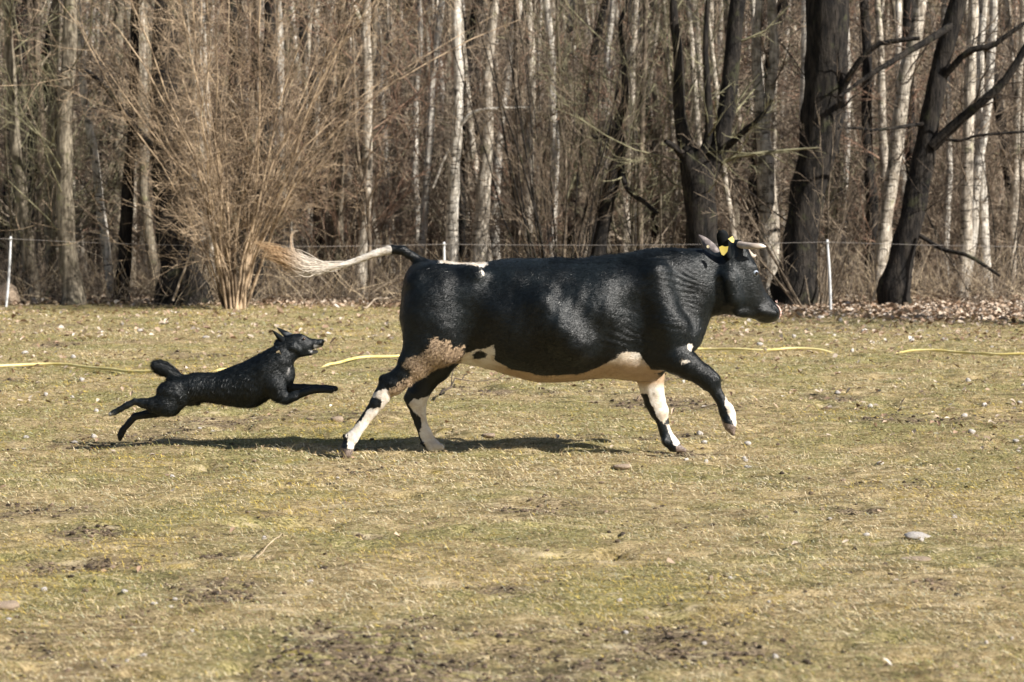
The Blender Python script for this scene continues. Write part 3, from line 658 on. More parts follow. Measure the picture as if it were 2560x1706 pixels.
        for ax in range(3):
            sl0 = [slice(None)] * 3; sl1 = [slice(None)] * 3; sl0[ax] = slice(0, -1); sl1[ax] = slice(1, None)
            a = ins[tuple(sl0)]; b = ins[tuple(sl1)]; E = np.argwhere(a != b)
            u, v = (ax + 1) % 3, (ax + 2) % 3
            ok = (E[:, u] > 0) & (E[:, v] > 0) & (E[:, u] < n[u] - 1) & (E[:, v] < n[v] - 1); E = E[ok]
            def cell(du, dv):
                q = E.copy(); q[:, u] -= du; q[:, v] -= dv; return cid[q[:, 0], q[:, 1], q[:, 2]]
            Q = np.stack([cell(1, 1), cell(0, 1), cell(0, 0), cell(1, 0)], 1)
            fl = ~a[E[:, 0], E[:, 1], E[:, 2]]; Q[fl] = Q[fl][:, ::-1]
            Fs.append(Q)
        Fq = np.concatenate(Fs)
        # drop stray islands: keep the biggest connected piece
        lab = np.arange(len(V))
        while True:
            mn = lab[Fq].min(1); new = lab.copy()
            for j in range(4): np.minimum.at(new, Fq[:, j], mn)
            new = new[new]
            if (new == lab).all(): break
            lab = new
        big = np.bincount(lab).argmax(); keep = lab == big; Fq = Fq[keep[Fq[:, 0]]]; mp = np.cumsum(keep) - 1; V = V[keep]; Fq = mp[Fq]
        for _ in range(smooth):
            A = np.zeros_like(V); Wn = np.zeros(len(V))
            for j in range(4):
                for jj in (1, 3):
                    np.add.at(A, Fq[:, j], V[Fq[:, (j + jj) % 4]]); np.add.at(Wn, Fq[:, j], 1)
            V = V * .4 + .6 * A / np.maximum(Wn, 1)[:, None]
        return V, Fq
def vnormals(V, Fq):
    N = np.cross(V[Fq[:, 2]] - V[Fq[:, 0]], V[Fq[:, 3]] - V[Fq[:, 1]]); R = np.zeros_like(V)
    for j in range(4): np.add.at(R, Fq[:, j], N)
    return R / (np.linalg.norm(R, axis=1, keepdims=True) + 1e-12)
def poly_sd(x, y, poly):
    """signed distance, positive inside"""
    p = np.array(poly, float); d = np.full(x.shape, 1e9); ins = np.zeros(x.shape, bool)
    for a, b in zip(p, np.roll(p, -1, 0)):
        e = b - a; t = np.clip(((x - a[0]) * e[0] + (y - a[1]) * e[1]) / (e @ e + 1e-9), 0, 1)
        d = np.minimum(d, np.hypot(x - a[0] - t * e[0], y - a[1] - t * e[1]))
        with np.errstate(divide='ignore', invalid='ignore'):
            c = ((a[1] > y) != (b[1] > y)) & (x < (b[0] - a[0]) * (y - a[1]) / (b[1] - a[1]) + a[0])
        ins ^= c
    return np.where(ins, d, -d)
def to_px(V): return CX + V[:, 0] / V[:, 1] * FPX, HY - (V[:, 2] - CAMH) / V[:, 1] * FPX
def surf_samples(V, Fq, n, seed, weight=None):
    r = np.random.RandomState(seed); T = np.concatenate([Fq[:, [0, 1, 2]], Fq[:, [0, 2, 3]]])
    A = np.linalg.norm(np.cross(V[T[:, 1]] - V[T[:, 0]], V[T[:, 2]] - V[T[:, 0]]), axis=1)
    if weight is not None: A = A * weight[T].mean(1)
    t = T[np.searchsorted(np.cumsum(A) / A.sum(), r.rand(n)).clip(0, len(T) - 1)]
    u, v = r.rand(2, n); m = u + v > 1; u[m], v[m] = 1 - u[m], 1 - v[m]
    return t, np.stack([1 - u - v, u, v], 1)
def strands(P0, D, L, W, N, curl=.25, seed=1):
    """bent two-segment hairs"""
    r = np.random.RandomState(seed); S = np.cross(D, N); S /= np.linalg.norm(S, axis=1, keepdims=True) + 1e-9
    S = S + N * r.normal(0, .5, (len(P0), 1)); S /= np.linalg.norm(S, axis=1, keepdims=True)
    L = L[:, None]; W = W[:, None]
    M = P0 + D * L * .55 + S * L * r.normal(0, curl * .3, (len(P0), 1)); T = P0 + D * L * .95 - N * L * .12 + S * L * r.normal(0, curl, (len(P0), 1))
    V = np.stack([P0 - S * W, P0 + S * W, M + S * W * .8, T, M - S * W * .8], 1); i = np.arange(len(P0))[:, None] * 5
    return V.reshape(-1, 3), [i + np.array([[0, 1, 2, 4]]), i + np.array([[4, 2, 3]])]
def set_normals(o, N):
    o.data.normals_split_custom_set_from_vertices(np.ascontiguousarray(N, dtype=np.float32))
def hair_normals(N0, D0, seed, amt):
    """hairs share the hide's normal, tipped a little each"""
    r = np.random.RandomState(seed); S = np.cross(D0, N0); n = N0 + S * r.normal(0, amt, (len(N0), 1)) + D0 * r.normal(.05, amt * .6, (len(N0), 1))
    return np.repeat(n / np.linalg.norm(n, axis=1, keepdims=True), 5, 0)
def hair_line(path, r0, n, seed, spread, wmul=1.0, tip=.3, npt=12, wav=.3):
    """locks of hair following a path with radius row; returns tube lines"""
    r = np.random.RandomState(seed); out = []; path = resample(path, npt); c, rad = path[:, :3], path[:, 3]
    for i in range(n):
        off = r.normal(0, 1, 3); off /= np.linalg.norm(off) + 1e-9; off *= r.rand() ** .5
        s = int(r.rand() * npt * .45); e = npt - int(r.rand() * npt * tip); 
        if e - s < 4: continue
        k = np.linspace(0, 1, e - s)[:, None]
        w1 = np.sin(k * (3 + 3 * r.rand()) + r.rand() * 6) * wav * rad[s:e, None]
        q = c[s:e] + off * rad[s:e, None] * (1 + spread * k) + w1 * r.normal(0, 1, 3)[None]
        q2 = resample(np.hstack([q, np.zeros((len(q), 1))]), 8)[:, :3]
        out.append((q2, np.linspace(r0, r0 * .25, 8) * (.6 + .8 * r.rand()) * wmul))
    return out
# ------------------------------------------------------------------ the cow
CY = 13.85
def pp(px, py, dy=0.0, Y0=CY): return P(px, py, Y0 + dy)
u1 = CY / FPX                                              # metres per photo pixel at the cow
def row(px, t, b, wd, dy=0, fr=.55):
    Y = CY + dy; return [(px - CX) / FPX * Y, CAMH - (t - HY) / FPX * Y, CAMH - (b - HY) / FPX * Y, wd, Y, fr]
lo = pp(730, 1160, -.55); hi = pp(1960, 570, .6)
cf = Field([lo[0] - .02, CY - .5, -.03], [hi[0] + .03, CY + .5, hi[2] + .05], .0085)
trunk_rows = [row(1007, 725, 800, .06, 0, .5), row(1012, 695, 838, .13), row(1022, 672, 862, .175), row(1040, 657, 880, .21, 0, .45), row(1070, 651, 895, .235, 0, .4), row(1105, 650, 905, .25, 0, .35),
    row(1150, 652, 909, .25, 0, .36), row(1190, 654, 917, .255, 0, .42), row(1230, 654, 926, .285, 0, .5), row(1280, 653, 940, .325, 0, .55), row(1340, 651, 955, .345, 0, .5), row(1400, 648, 956, .345, 0, .5),
    row(1460, 642, 950, .335, 0, .48), row(1520, 637, 946, .31, 0, .45), row(1570, 633, 951, .28, 0, .43), row(1610, 631, 955, .255, 0, .43), row(1645, 630, 948, .235, 0, .45), row(1675, 629, 915, .215, 0, .55),
    row(1705, 629, 880, .19, .0, .55), row(1735, 628, 853, .165, .01, .55), row(1755, 628, 822, .145, .02, .52), row(1775, 630, 796, .125, .03, .5), row(1797, 638, 785, .115, .04, .5)]
cf.loft(trunk_rows, k=.02, e_up=1.9, e_lo=1.85, ew=2.0)
head_rows = [row(1788, 640, 783, .09, .03, .55), row(1805, 626, 785, .108, .035, .5), row(1825, 608, 787, .115, .045, .45), row(1845, 600, 789, .118, .055, .42), row(1862, 610, 791, .118, .065, .38), row(1878, 640, 794, .112, .075, .33), row(1890, 662, 800, .104, .085, .28),
    row(1900, 692, 806, .088, .095, .36), row(1912, 724, 808, .078, .105, .42), row(1925, 744, 808, .075, .115, .46), row(1936, 758, 804, .074, .125, .48), row(1944, 768, 799, .064, .13, .5), row(1949, 777, 791, .040, .13, .5)]
cf.loft(head_rows, k=.035, e_up=2.3, e_lo=2.2, ew=2.4)
N_, F_ = -.20, .19                                          # near and far leg planes
# haunch, thigh and near hind leg
cf.cap(pp(1085, 700, -.10), .10, pp(1075, 800, -.155), .135, .10, .9)
cf.cap(pp(1070, 800, -.13), .165, pp(1072, 868, -.165), .125, .08, .75)
cf.cap(pp(1100, 770, -.13), .11, pp(1120, 868, -.18), .085, .08, .8)
NH = [(pp(1062, 868, -.18), .128), (pp(1035, 908, -.19), .098), (pp(1008, 940, -.2), .068), (pp(984, 964, -.2), .056)]
cf.chain(NH, .05, .72)
cf.chain([(pp(984, 964, -.2), .055), (pp(963, 972, -.2), .047), (pp(955, 990, -.2), .052), (pp(943, 1007, -.2), .046), (pp(930, 1025, -.2), .038), (pp(903, 1063, -.21), .033), (pp(887, 1086, -.215), .036), (pp(879, 1095, -.215), .043), (pp(870, 1112, -.22), .038), (pp(868, 1122, -.225), .044)], .025, .82)
cf.cap(pp(958, 947, -.2), .022, pp(972, 955, -.2), .03, .03)                          # point of the hock
cf.cap(pp(985, 935, -.2), .016, pp(958, 948, -.2), .016, .03)                         # tendon
cf.cap(pp(859, 1090, -.235), .012, pp(864, 1092, -.235), .012, .01)                   # dewclaw
for dy in (-.255, -.20): cf.chain([(pp(866, 1124, dy), .034), (pp(867, 1136, dy), .034)], .012, .75)
# far hind leg
cf.cap(pp(1085, 800, .13), .165, pp(1110, 868, .165), .12, .08, .75)
cf.chain([(pp(1112, 880, .18), .118), (pp(1090, 918, .19), .098), (pp(1062, 955, .19), .074), (pp(1045, 985, .19), .072), (pp(1042, 1003, .19), .064), (pp(1045, 1030, .19), .047), (pp(1053, 1060, .19), .041), (pp(1062, 1085, .19), .043), (pp(1070, 1103, .19), .044), (pp(1082, 1114, .19), .042)], .03, .75)
for dy in (.165, .215): cf.chain([(pp(1080, 1117, dy), .034), (pp(1102, 1119, dy), .024)], .012, .8)
# shoulder and near fore leg (flying)
cf.cap(pp(1620, 700, -.13), .09, pp(1660, 830, -.17), .12, .09, .7)
cf.cap(pp(1690, 820, -.11), .11, pp(1655, 880, -.15), .10, .07, .85)
cf.cap(pp(1712, 845, -.06), .085, pp(1700, 820, .06), .085, .08)
cf.chain([(pp(1655, 878, -.17), .112), (pp(1690, 898, -.19), .096), (pp(1722, 918, -.2), .078), (pp(1750, 934, -.2), .065), (pp(1772, 950, -.2), .058), (pp(1780, 960, -.2), .052), (pp(1790, 982, -.2), .038), (pp(1804, 1006, -.2), .035), (pp(1815, 1024, -.2), .046), (pp(1820, 1036, -.2), .045), (pp(1822, 1050, -.2), .042), (pp(1824, 1058, -.2), .045)], .028, .8)
cf.cap(pp(1766, 927, -.2), .03, pp(1785, 948, -.2), .038, .02)
cf.cap(pp(1742, 950, -.2), .02, pp(1764, 968, -.2), .018, .02)
cf.cap(pp(1652, 1018, .165), .028, pp(1657, 1030, .165), .026, .02)
cf.cap(pp(1016, 996, .19), .02, pp(1030, 1006, .19), .03, .03)
cf.cap(pp(1052, 1108, .15), .012, pp(1056, 1110, .15), .012, .01)
cf.cap(pp(1661, 1102, .13), .012, pp(1663, 1106, .13), .012, .01)
for dy in (-.228, -.172): cf.chain([(pp(1822, 1056, dy), .036), (pp(1826, 1068, dy), .036), (pp(1832, 1085, dy), .014)], .012, .75)
cf.cap(pp(1801, 1036, -.215), .011, pp(1806, 1040, -.215), .012, .008)
# far fore leg (standing)
cf.cap(pp(1640, 820, .14), .13, pp(1630, 900, .16), .10, .07, .8)
cf.chain([(pp(1622, 915, .17), .098), (pp(1626, 945, .17), .088), (pp(1630, 975, .17), .076), (pp(1638, 1005, .17), .067), (pp(1647, 1028, .17), .057), (pp(1656, 1055, .17), .040), (pp(1664, 1082, .17), .038), (pp(1672, 1100, .17), .046), (pp(1684, 1113, .17), .042)], .03, .78)
for dy in (.145, .195): cf.chain([(pp(1684, 1117, dy), .034), (pp(1711, 1126, dy), .018)], .012, .8)
# hip bone, shoulder ridge, cheek, brow, jaw, lips
cf.cap(pp(1178, 676, -.16), .04, pp(1196, 688, -.195), .03, .09)
cf.cap(pp(1045, 700, -.14), .04, pp(1035, 705, -.15), .035, .07)
cf.cap(pp(1820, 700, -.06), .065, pp(1835, 745, -.05), .055, .05)
cf.cap(pp(1886, 668, -.015), .018, pp(1892, 690, -.005), .014, .03)
cf.cap(pp(1845, 782, -.02), .022, pp(1880, 784, .04), .02, .04)
cf.cap(pp(1905, 778, .03), .03, pp(1932, 783, .06), .034, .03)
cf.cap(pp(1735, 855, .0), .03, pp(1755, 800, .0), .03, .05)
# hollows: behind the elbow, flank fold, paralumbar fossa, shoulder line, throat groove, cheek, mouth line
cf.cap(pp(1592, 770, -.36), .10, pp(1618, 885, -.325), .11, .09, 1, True)
cf.cap(pp(1192, 760, -.335), .060, pp(1168, 880, -.30), .075, .08, 1, True)
cf.cap(pp(1225, 712, -.34), .085, pp(1262, 722, -.37), .08, .09, 1, True)
cf.cap(pp(1148, 705, -.315), .06, pp(1165, 770, -.34), .06, .07, 1, True)
cf.cap(pp(1560, 690, -.355), .085, pp(1580, 760, -.365), .085, .09, 1, True)
cf.cap(pp(1722, 690, -.285), .09, pp(1742, 790, -.245), .08, .08, 1, True)
cf.cap(pp(1800, 705, -.105), .020, pp(1806, 768, -.10), .022, .04, 1, True)
cf.cap(pp(1640, 690, -.20), .05, pp(1668, 800, -.225), .05, .09)
cf.cap(pp(1688, 815, -.185), .06, pp(1680, 840, -.185), .06, .06)
cf.cap(pp(1360, 760, -.30), .07, pp(1440, 860, -.29), .09, .10)
cf.cap(pp(1888, 790, -.03), .009, pp(1928, 795, -.005), .008, .014, 1, True)
cf.cap(pp(1891, 683, -.035), .010, pp(1891, 683, -.03), .010, .012, 1, True)
cf.cap(pp(1934, 767, .045), .013, pp(1938, 774, .05), .012, .012, 1, True)
# tail
cf.chain([(pp(1078, 672), .050), (pp(1060, 658), .040), (pp(1033, 641), .033), (pp(1008, 626), .030), (pp(978, 624), .028), (pp(940, 634), .024), (pp(896, 650), .020), (pp(854, 664), .019), (pp(822, 671), .022), (pp(790, 674), .018), (pp(765, 672), .008)], .03, .9)
Vc, Fc = cf.mesh(2)
Nc = vnormals(Vc, Fc)
# hide relief: brisket folds, neck wrinkles, ribs
px, py = to_px(Vc); near = Vc[:, 1] < CY
body_m = np.clip((px - 1000) / 60, 0, 1) * np.clip((940 - py) / 60, 0, 1) * np.clip((1800 - px) / 40, 0, 1)
rel = .020 * noise3(Vc[:, 0] * 4.6, Vc[:, 1] * 3, Vc[:, 2] * 4, 5) + .0055 * noise3(Vc[:, 0] * 10, Vc[:, 1] * 9, Vc[:, 2] * 9, 6) + .0012 * noise3(Vc[:, 0] * 34, Vc[:, 1] * 30, Vc[:, 2] * 34, 9)
wr = np.exp(-((px - 1700) / 70) ** 2 - ((py - 740) / 95) ** 2) + .8 * np.exp(-((px - 1545) / 60) ** 2 - ((py - 830) / 70) ** 2) + .5 * np.exp(-((px - 1660) / 50) ** 2 - ((py - 660) / 30) ** 2)
ph = (px * .25 - py * .97) * .52 + 9 * noise3(Vc[:, 0] * 6, Vc[:, 1] * 6, Vc[:, 2] * 6, 8)
rel = rel + .0023 * wr * np.sin(ph) * np.clip(.5 + 1.2 * noise3(Vc[:, 0] * 11, Vc[:, 1] * 11, Vc[:, 2] * 11, 88), 0, 1)
ribs = np.exp(-((px - 1420) / 120) ** 2 - ((py - 790) / 80) ** 2); rel = rel + .002 * ribs * np.sin((px + .25 * py) * .17)
leg_m = np.clip((py - 930) / 40, 0, 1); rel = rel * body_m + leg_m * (.0035 * noise3(Vc[:, 0] * 24, Vc[:, 1] * 24, Vc[:, 2] * 16, 15) + .0018 * noise3(Vc[:, 0] * 55, Vc[:, 1] * 55, Vc[:, 2] * 30, 16))
Vc = Vc + Nc * rel[:, None]
Nc = vnormals(Vc, Fc)
px, py = to_px(Vc)

W_any = [[(1096, 630), (1113, 635), (1160, 635), (1215, 640), (1220, 662), (1208, 669), (1194, 667), (1178, 663), (1160, 660), (1140, 661), (1100, 658)],
         [(1203, 675), (1208, 675), (1211, 690), (1207, 691)],
         [(700, 550), (974, 550), (977, 614), (980, 640), (960, 640), (925, 650), (880, 720), (700, 720)]]
W_near = [[(1149, 915), (1156, 893), (1161, 883), (1175, 882), (1190, 875), (1212, 872), (1235, 862), (1238, 880), (1237, 901), (1261, 914), (1292, 932), (1343, 940), (1419, 941), (1457, 934), (1490, 921), (1521, 906), (1543, 895), (1549, 884), (1567, 879), (1597, 882), (1606, 895), (1614, 907), (1632, 931), (1650, 938), (1672, 938), (1672, 985), (1150, 985)],
          [(930, 985), (945, 978), (964, 972), (980, 985), (980, 1000), (955, 1025), (925, 1075), (905, 1100), (882, 1127), (867, 1122), (871, 1074), (890, 1060), (905, 1050), (914, 1030), (925, 1022), (950, 1018), (955, 1005), (948, 996), (932, 994)],
          [(1814, 988), (1811, 1011), (1818, 1032), (1830, 1050), (1835, 1066), (1842, 1075), (1856, 1060), (1846, 980)],
          [(1704, 897), (1712, 901), (1720, 898), (1724, 905), (1712, 909), (1703, 906)], [(1718, 862), (1726, 858), (1734, 866), (1728, 878), (1720, 875)],
          [(868, 1083), (862, 1086), (864, 1094), (870, 1096)]]
W_far = [[(1034, 997), (1044, 1001), (1053, 997), (1085, 985), (1085, 1030), (1078, 1060), (1090, 1090), (1135, 1110), (1135, 1140), (1075, 1140), (1060, 1110), (1048, 1085), (1054, 1060), (1050, 1044), (1035, 1030), (1020, 1012)],
         [(1616, 957), (1634, 940), (1654, 945), (1653, 972), (1668, 989), (1680, 1010), (1674, 1040), (1660, 1062), (1650, 1052), (1640, 1037), (1624, 1000), (1616, 980)],
         [(1662, 1060), (1676, 1060), (1690, 1085), (1704, 1106), (1692, 1114), (1684, 1112), (1677, 1092)],
         [(1150, 900), (1670, 900), (1670, 985), (1150, 985)]]
B_near = [[(1182, 888), (1192, 878), (1206, 878), (1220, 886), (1214, 896), (1198, 899), (1184, 896)], [(1058, 1028), (1066, 1028), (1068, 1044), (1062, 1044)]]
def best(polys): return np.max([poly_sd(px, py, p) for p in polys], 0)
near = Vc[:, 1] < CY
leg = (py > 960)
sdw = np.where(near, np.maximum(best(W_any), best(W_near)), np.maximum(best(W_any), best(W_far)))
sdw = np.where(near, np.minimum(sdw, -best(B_near)), sdw)
under = (Nc[:, 2] < -.82) & (px > 1160) & (px < 1660) & (py > 926) & (py < 965)
sdw = np.where(under, 20, sdw)
dirt = poly_sd(px, py, [(1010, 910), (1022, 894), (1050, 888), (1075, 872), (1082, 842), (1100, 850), (1123, 852), (1130, 872), (1146, 866), (1160, 864), (1162, 885), (1150, 915), (1137, 922), (1095, 936), (1063, 952), (1032, 975), (1006, 992), (975, 998), (970, 978), (996, 958), (1020, 940), (1036, 926), (1020, 920)])
dirt = np.where(near, dirt, -30)
hoof = np.where(near, np.maximum(poly_sd(px, py, [(835, 1122), (850, 1118), (868, 1124), (886, 1122), (892, 1160), (835, 1160)]), poly_sd(px, py, [(1798, 1046), (1812, 1058), (1830, 1062), (1850, 1072), (1850, 1110), (1800, 1100)])),
                poly_sd(px, py, [(1690, 1116), (1704, 1110), (1730, 1120), (1720, 1145), (1690, 1142)]))
sdw = np.clip(sdw, -30, 30); dirt = np.clip(dirt, -30, 30); hoof = np.clip(hoof, -30, 30)

belly_shade = np.clip((py - 893) / 25, 0, 1) * np.clip((px - 1180) / 90, 0, 1) * np.clip((1690 - px) / 30, 0, 1) * np.clip((975 - py) / 20, 0, 1)  # mask for underside shade and warm bounce from the grass, painted into the coat
def coat(name, black, white, rough, is_hair=False):
    m = NT(name, rough, .32 if is_hair else .38); co = m.coord((1, 1, 1))
    e1 = m.noise(co, 60, 4, .7); e2 = m.noise(co, 12, 3, .6)
    jit = m.math('ADD', m.math('MULTIPLY', m.math('SUBTRACT', e1, .5), 12.0), m.math('MULTIPLY', m.math('SUBTRACT', e2, .5), 6.0))
    wf = m.ramp(m.math('ADD', m.attr("white"), jit), -1.0, 1.0)
    dj = m.math('ADD', m.math('MULTIPLY', m.math('SUBTRACT', e1, .5), 34.0), m.math('MULTIPLY', m.math('SUBTRACT', e2, .5), 16.0))
    df = m.ramp(m.math('ADD', m.attr("mud"), dj), -2.0, 3.0)
    hf = m.ramp(m.attr("horn"), -1.0, 1.5)
    bl = m.mix(m.ramp(m.noise(co, 5, 4, .6), .4, .66), black, tuple(v * 2.4 for v in black))
    wt = m.mix(m.ramp(e2, .35, .6), tuple(v * w_ for v, w_ in zip(white, (.80, .74, .66))), white); wt = m.mix(m.ramp(e1, .56, .70, 0, .5), wt, (.42, .31, .21))
    wt = m.mix(m.attr("belly_shade"), wt, m.mix(e2, (.38, .25, .145), (.58, .43, .29)))  # white belly fur tinted tan to paint in its shaded underside
    c = m.mix(wf, bl, wt)
    c = m.mix(df, c, m.mix(m.ramp(e1, .36, .58), (.15, .10, .065), (.58, .43, .29)))
    c = m.mix(hf, c, m.mix(m.ramp(e1, .4, .6), (.12, .09, .075), (.30, .23, .19)))
    m.color(c)
    m.b.inputs["Sheen Weight"].default_value = .03; m.b.inputs["Sheen Roughness"].default_value = .5; m.b.inputs["Sheen Tint"].default_value = (.75, .9, 1, 1)
    if not is_hair:
        fine = m.noise(m.coord((.28, 1, 1)), 110, 4, .8)
        m.bump(m.math('ADD', m.math('MULTIPLY', fine, .8), m.math('ADD', m.math('MULTIPLY', m.noise(m.coord((.6, 1, 1.3)), 48, 4, .65, 1.2), .8), m.math('MULTIPLY', m.noise(co, 16, 3, .6), 1.2))), .40, .011)
    return m.m
M_COW = coat("cow_hide", (.0025, .0038, .0045), (.84, .78, .70), .37)
M_COWH = coat("cow_hair", (.0026, .0040, .0048), (.86, .80, .72), .36, True)
base = pp(1400, 1130); base[2] = 0
cow = empty("cow", tuple(base), "black and white horned cow galloping right across the pasture", "cow")
def child(name, V, F, mats, parent=None, **k):
    return mkmesh(name, np.asarray(V) - base, F, mats, parent=parent or cow, **k)
body = child("body", Vc, Fc, [M_COW], attrs={"white": sdw, "mud": dirt, "horn": hoof, "belly_shade": belly_shade})
# short hair lying backwards over the hide
wgt = np.ones(len(Vc)); wgt[Vc[:, 1] > CY + .12] = .15; wgt *= np.where(px > 1870, .2, 1) * np.where(hoof > -3, 0, 1)
t, bc = surf_samples(Vc, Fc, 230000, 5, wgt)
def bary(A): return (A[t] * bc[..., None]).sum(1) if A.ndim == 2 else (A[t] * bc).sum(1)
P0 = bary(Vc); N0 = bary(Nc); N0 /= np.linalg.norm(N0, axis=1, keepdims=True)
G = np.stack([-1.0 + 0 * P0[:, 0], 0 * P0[:, 0], -.45 + 0 * P0[:, 0]], -1); lg = P0[:, 2] < .52; G[lg] = [-.15, 0, -1]
sw = 1.3 * np.stack([noise3(P0[:, 0] * 6, P0[:, 1] * 6, P0[:, 2] * 6, 31 + j) for j in range(3)], -1); G = G + sw * .7
G -= N0 * (G * N0).sum(1, keepdims=True); G /= np.linalg.norm(G, axis=1, keepdims=True) + 1e-9
md = bary(dirt); rr_ = np.random.RandomState(3)
lift = np.where(md > 0, .40, .09)[:, None] + rr_.normal(0, .05, (len(P0), 1)); D0 = G + N0 * lift; D0 += rr_.normal(0, .18, D0.shape); D0 /= np.linalg.norm(D0, axis=1, keepdims=True)
Lh = np.where(md > -2, .024, .019) * (.5 + rr_.rand(len(P0))); ppx, ppy = to_px(P0)
Lh = Lh * np.where((ppx > 1380) & (ppx < 1700) & (ppy < 660), 1.8, 1) * np.where(P0[:, 2] < .45, .5, 1)
Vh, Fh = strands(P0 - N0 * .001, D0, Lh, np.where(md > -2, .0013, .0008) + 0 * Lh, N0, .3, 4)
ho_ = child("hair", Vh, Fh, [M_COWH], attrs={"white": np.repeat(bary(sdw), 5), "mud": np.repeat(bary(dirt), 5), "horn": np.full(len(Vh), -30.), "belly_shade": np.repeat(bary(belly_shade), 5)})
set_normals(ho_, hair_normals(N0, D0, 8, .24))
# tail tuft
hl = []
def tp(l): return np.array([[*pp(a, b, d), r * u1] for a, b, r, d in l])
hl += hair_line(tp([(862, 662, 7, 0), (822, 668, 10, 0), (790, 669, 15, 0), (755, 664, 20, 0), (720, 648, 22, .0), (690, 632, 18, 0), (662, 618, 12, 0), (638, 608, 6, 0)]), .0016, 260, 1, .0, 1, .5, 16, .45)
hl += hair_line(tp([(822, 672, 8, 0), (790, 680, 9, 0), (755, 678, 10, 0), (728, 664, 13, 0), (700, 648, 16, 0), (672, 640, 14, 0), (650, 634, 14, 0)]), .0016, 130, 2, .0, 1, .45, 16, .45)
V1, F1 = tubes(hl, 4)
M_TUFT = NT("tail_hair", .5, .4); q = M_TUFT; sepn = q.node("ShaderNodeSeparateXYZ"); q.l.new(q.coord(), sepn.inputs[0])
fx = q.ramp(sepn.outputs[0], float(pp(775, 0)[0] - base[0]), float(pp(700, 0)[0] - base[0]))
q.color(q.mix(fx, (.78, .70, .60), q.mix(q.ramp(q.noise(q.coord(), 60, 3, .7), .4, .6), (.34, .21, .11), (.70, .50, .30))))
tuft = child("tail_tuft", V1, F1, [M_TUFT.m])
V1, F1 = tubes(hair_line(tp([(790, 672, 7, 0), (765, 664, 6, 0), (745, 652, 5, 0), (733, 632, 4, 0), (728, 610, 3, 0), (727, 592, 3, 0), (735, 580, 2.5, 0), (746, 577, 2, 0)]), .002, 26, 5, .3, 1, .25, 16), 4)
child("tail_lock", V1, F1, [M_TUFT.m])

# ears, tags, horns, eye, muzzle froth
def simple(name, rough, col, spec=.5, n=None, sc=20):
    m = NT(name, rough, spec); m.color(col if n is None else m.mix(m.ramp(m.noise(m.coord(), sc, 4, .6), .38, .62), col, n)); return m.m
M_EAR = simple("ear_skin", .8, (.003, .004, .005), .15, (.008, .010, .012)); M_EARIN = simple("inner_ear_skin", .6, (.16, .135, .13), .4, (.34, .29, .27), 40)
M_TAG = simple("yellow_plastic", .4, (.62, .49, .10), .4, (.70, .56, .16)); M_HORN = simple("horn", .45, (.42, .35, .29), .5, (.80, .72, .63), 9)
def leaf_shape(a, b, side, wid, thick, cup, n=12, m=9, prof=None):
    """cupped leaf (ear) from a to b; side = width direction"""
    a, b = np.array(a), np.array(b); d = b - a; s = unit(np.array(side, float)); s = unit(s - unit(d) * (s @ unit(d))); nn = unit(np.cross(d, s)); out = []
    for layer in (0, 1):
        for i in range(n):
            t_ = i / (n - 1); w_ = wid * (prof(t_) if prof else math.sin(math.pi * (.14 + .84 * t_)) ** .75)
            for j in range(m):
                v = -1 + 2 * j / (m - 1); th = thick * (1 - .95 * abs(v) ** 3) * (1 - .6 * t_)
                out.append(a + d * t_ + s * w_ * v + nn * (cup * wid * (v * v - .3) * (1 - .4 * t_)) + nn * (th if layer else -th) * .5)
    g = np.arange(2 * n * m).reshape(2, n, m); Fa = np.stack([g[0, :-1, :-1], g[0, :-1, 1:], g[0, 1:, 1:], g[0, 1:, :-1]], -1).reshape(-1, 4)
    Fb = np.stack([g[1, :-1, :-1], g[1, 1:, :-1], g[1, 1:, 1:], g[1, :-1, 1:]], -1).reshape(-1, 4)
    rim0 = np.concatenate([g[0, 0], g[0, 1:, -1], g[0, -1, -2::-1], g[0, -2:0:-1, 0]]); rim1 = np.concatenate([g[1, 0], g[1, 1:, -1], g[1, -1, -2::-1], g[1, -2:0:-1, 0]])
    Fr = np.stack([rim0, rim1, np.roll(rim1, -1), np.roll(rim0, -1)], -1)
    return np.array(out), np.concatenate([Fa, Fb, Fr]), len(Fa)
V1, F1, na = leaf_shape(pp(1822, 648, -.07), pp(1803, 576, -.13), (1, .25, .1), .037, .012, .6, prof=lambda t_: .45 + .62 * math.sin(math.pi * min(1, t_ * .62 + .12)) if t_ < .75 else 1.07 * math.sqrt(max(0.02, 1 - ((t_ - .75) / .26) ** 2)) * .98)
ear = child("ear", V1, F1, [M_EAR])
V1, F1, na = leaf_shape(pp(1800, 648, .13), pp(1747, 588, .20), (1, -.3, .9), .036, .010, .5)
mi = np.zeros(len(F1), int); mi[:na] = 1; mi[na:2 * na] = 1
ear2 = child("ear", V1, F1, [M_EAR, M_EARIN], mat_idx=mi)
def tag_shape(c, w_, h_, nrm, upv, shape):
    c = np.array(c); nrm = unit(np.array(nrm, float)); up_ = unit(np.array(upv, float) - nrm * (np.array(upv, float) @ nrm)); sd = np.cross(up_, nrm)
    Vt = [];
    for s_ in (-.0015, .0015):
        for (a, b) in shape: Vt.append(c + sd * a * w_ + up_ * b * h_ + nrm * (s_ + .004 * a * a))
    n = len(shape); Fq = [[i, (i + 1) % n, n + (i + 1) % n, n + i] for i in range(n)]
    cen = len(Vt); Vt.append(c + nrm * -.0015); Vt.append(c + nrm * .0015)
    F3 = [[cen, (i + 1) % n, i] for i in range(n)] + [[cen + 1, n + i, n + (i + 1) % n] for i in range(n)]
    return np.array(Vt), [np.array(Fq), np.array(F3)]
shp = [(-.5, .30), (-.18, .5), (.12, .42), (.5, .5), (.46, -.05), (.12, -.5), (-.12, -.42), (-.36, -.05)]
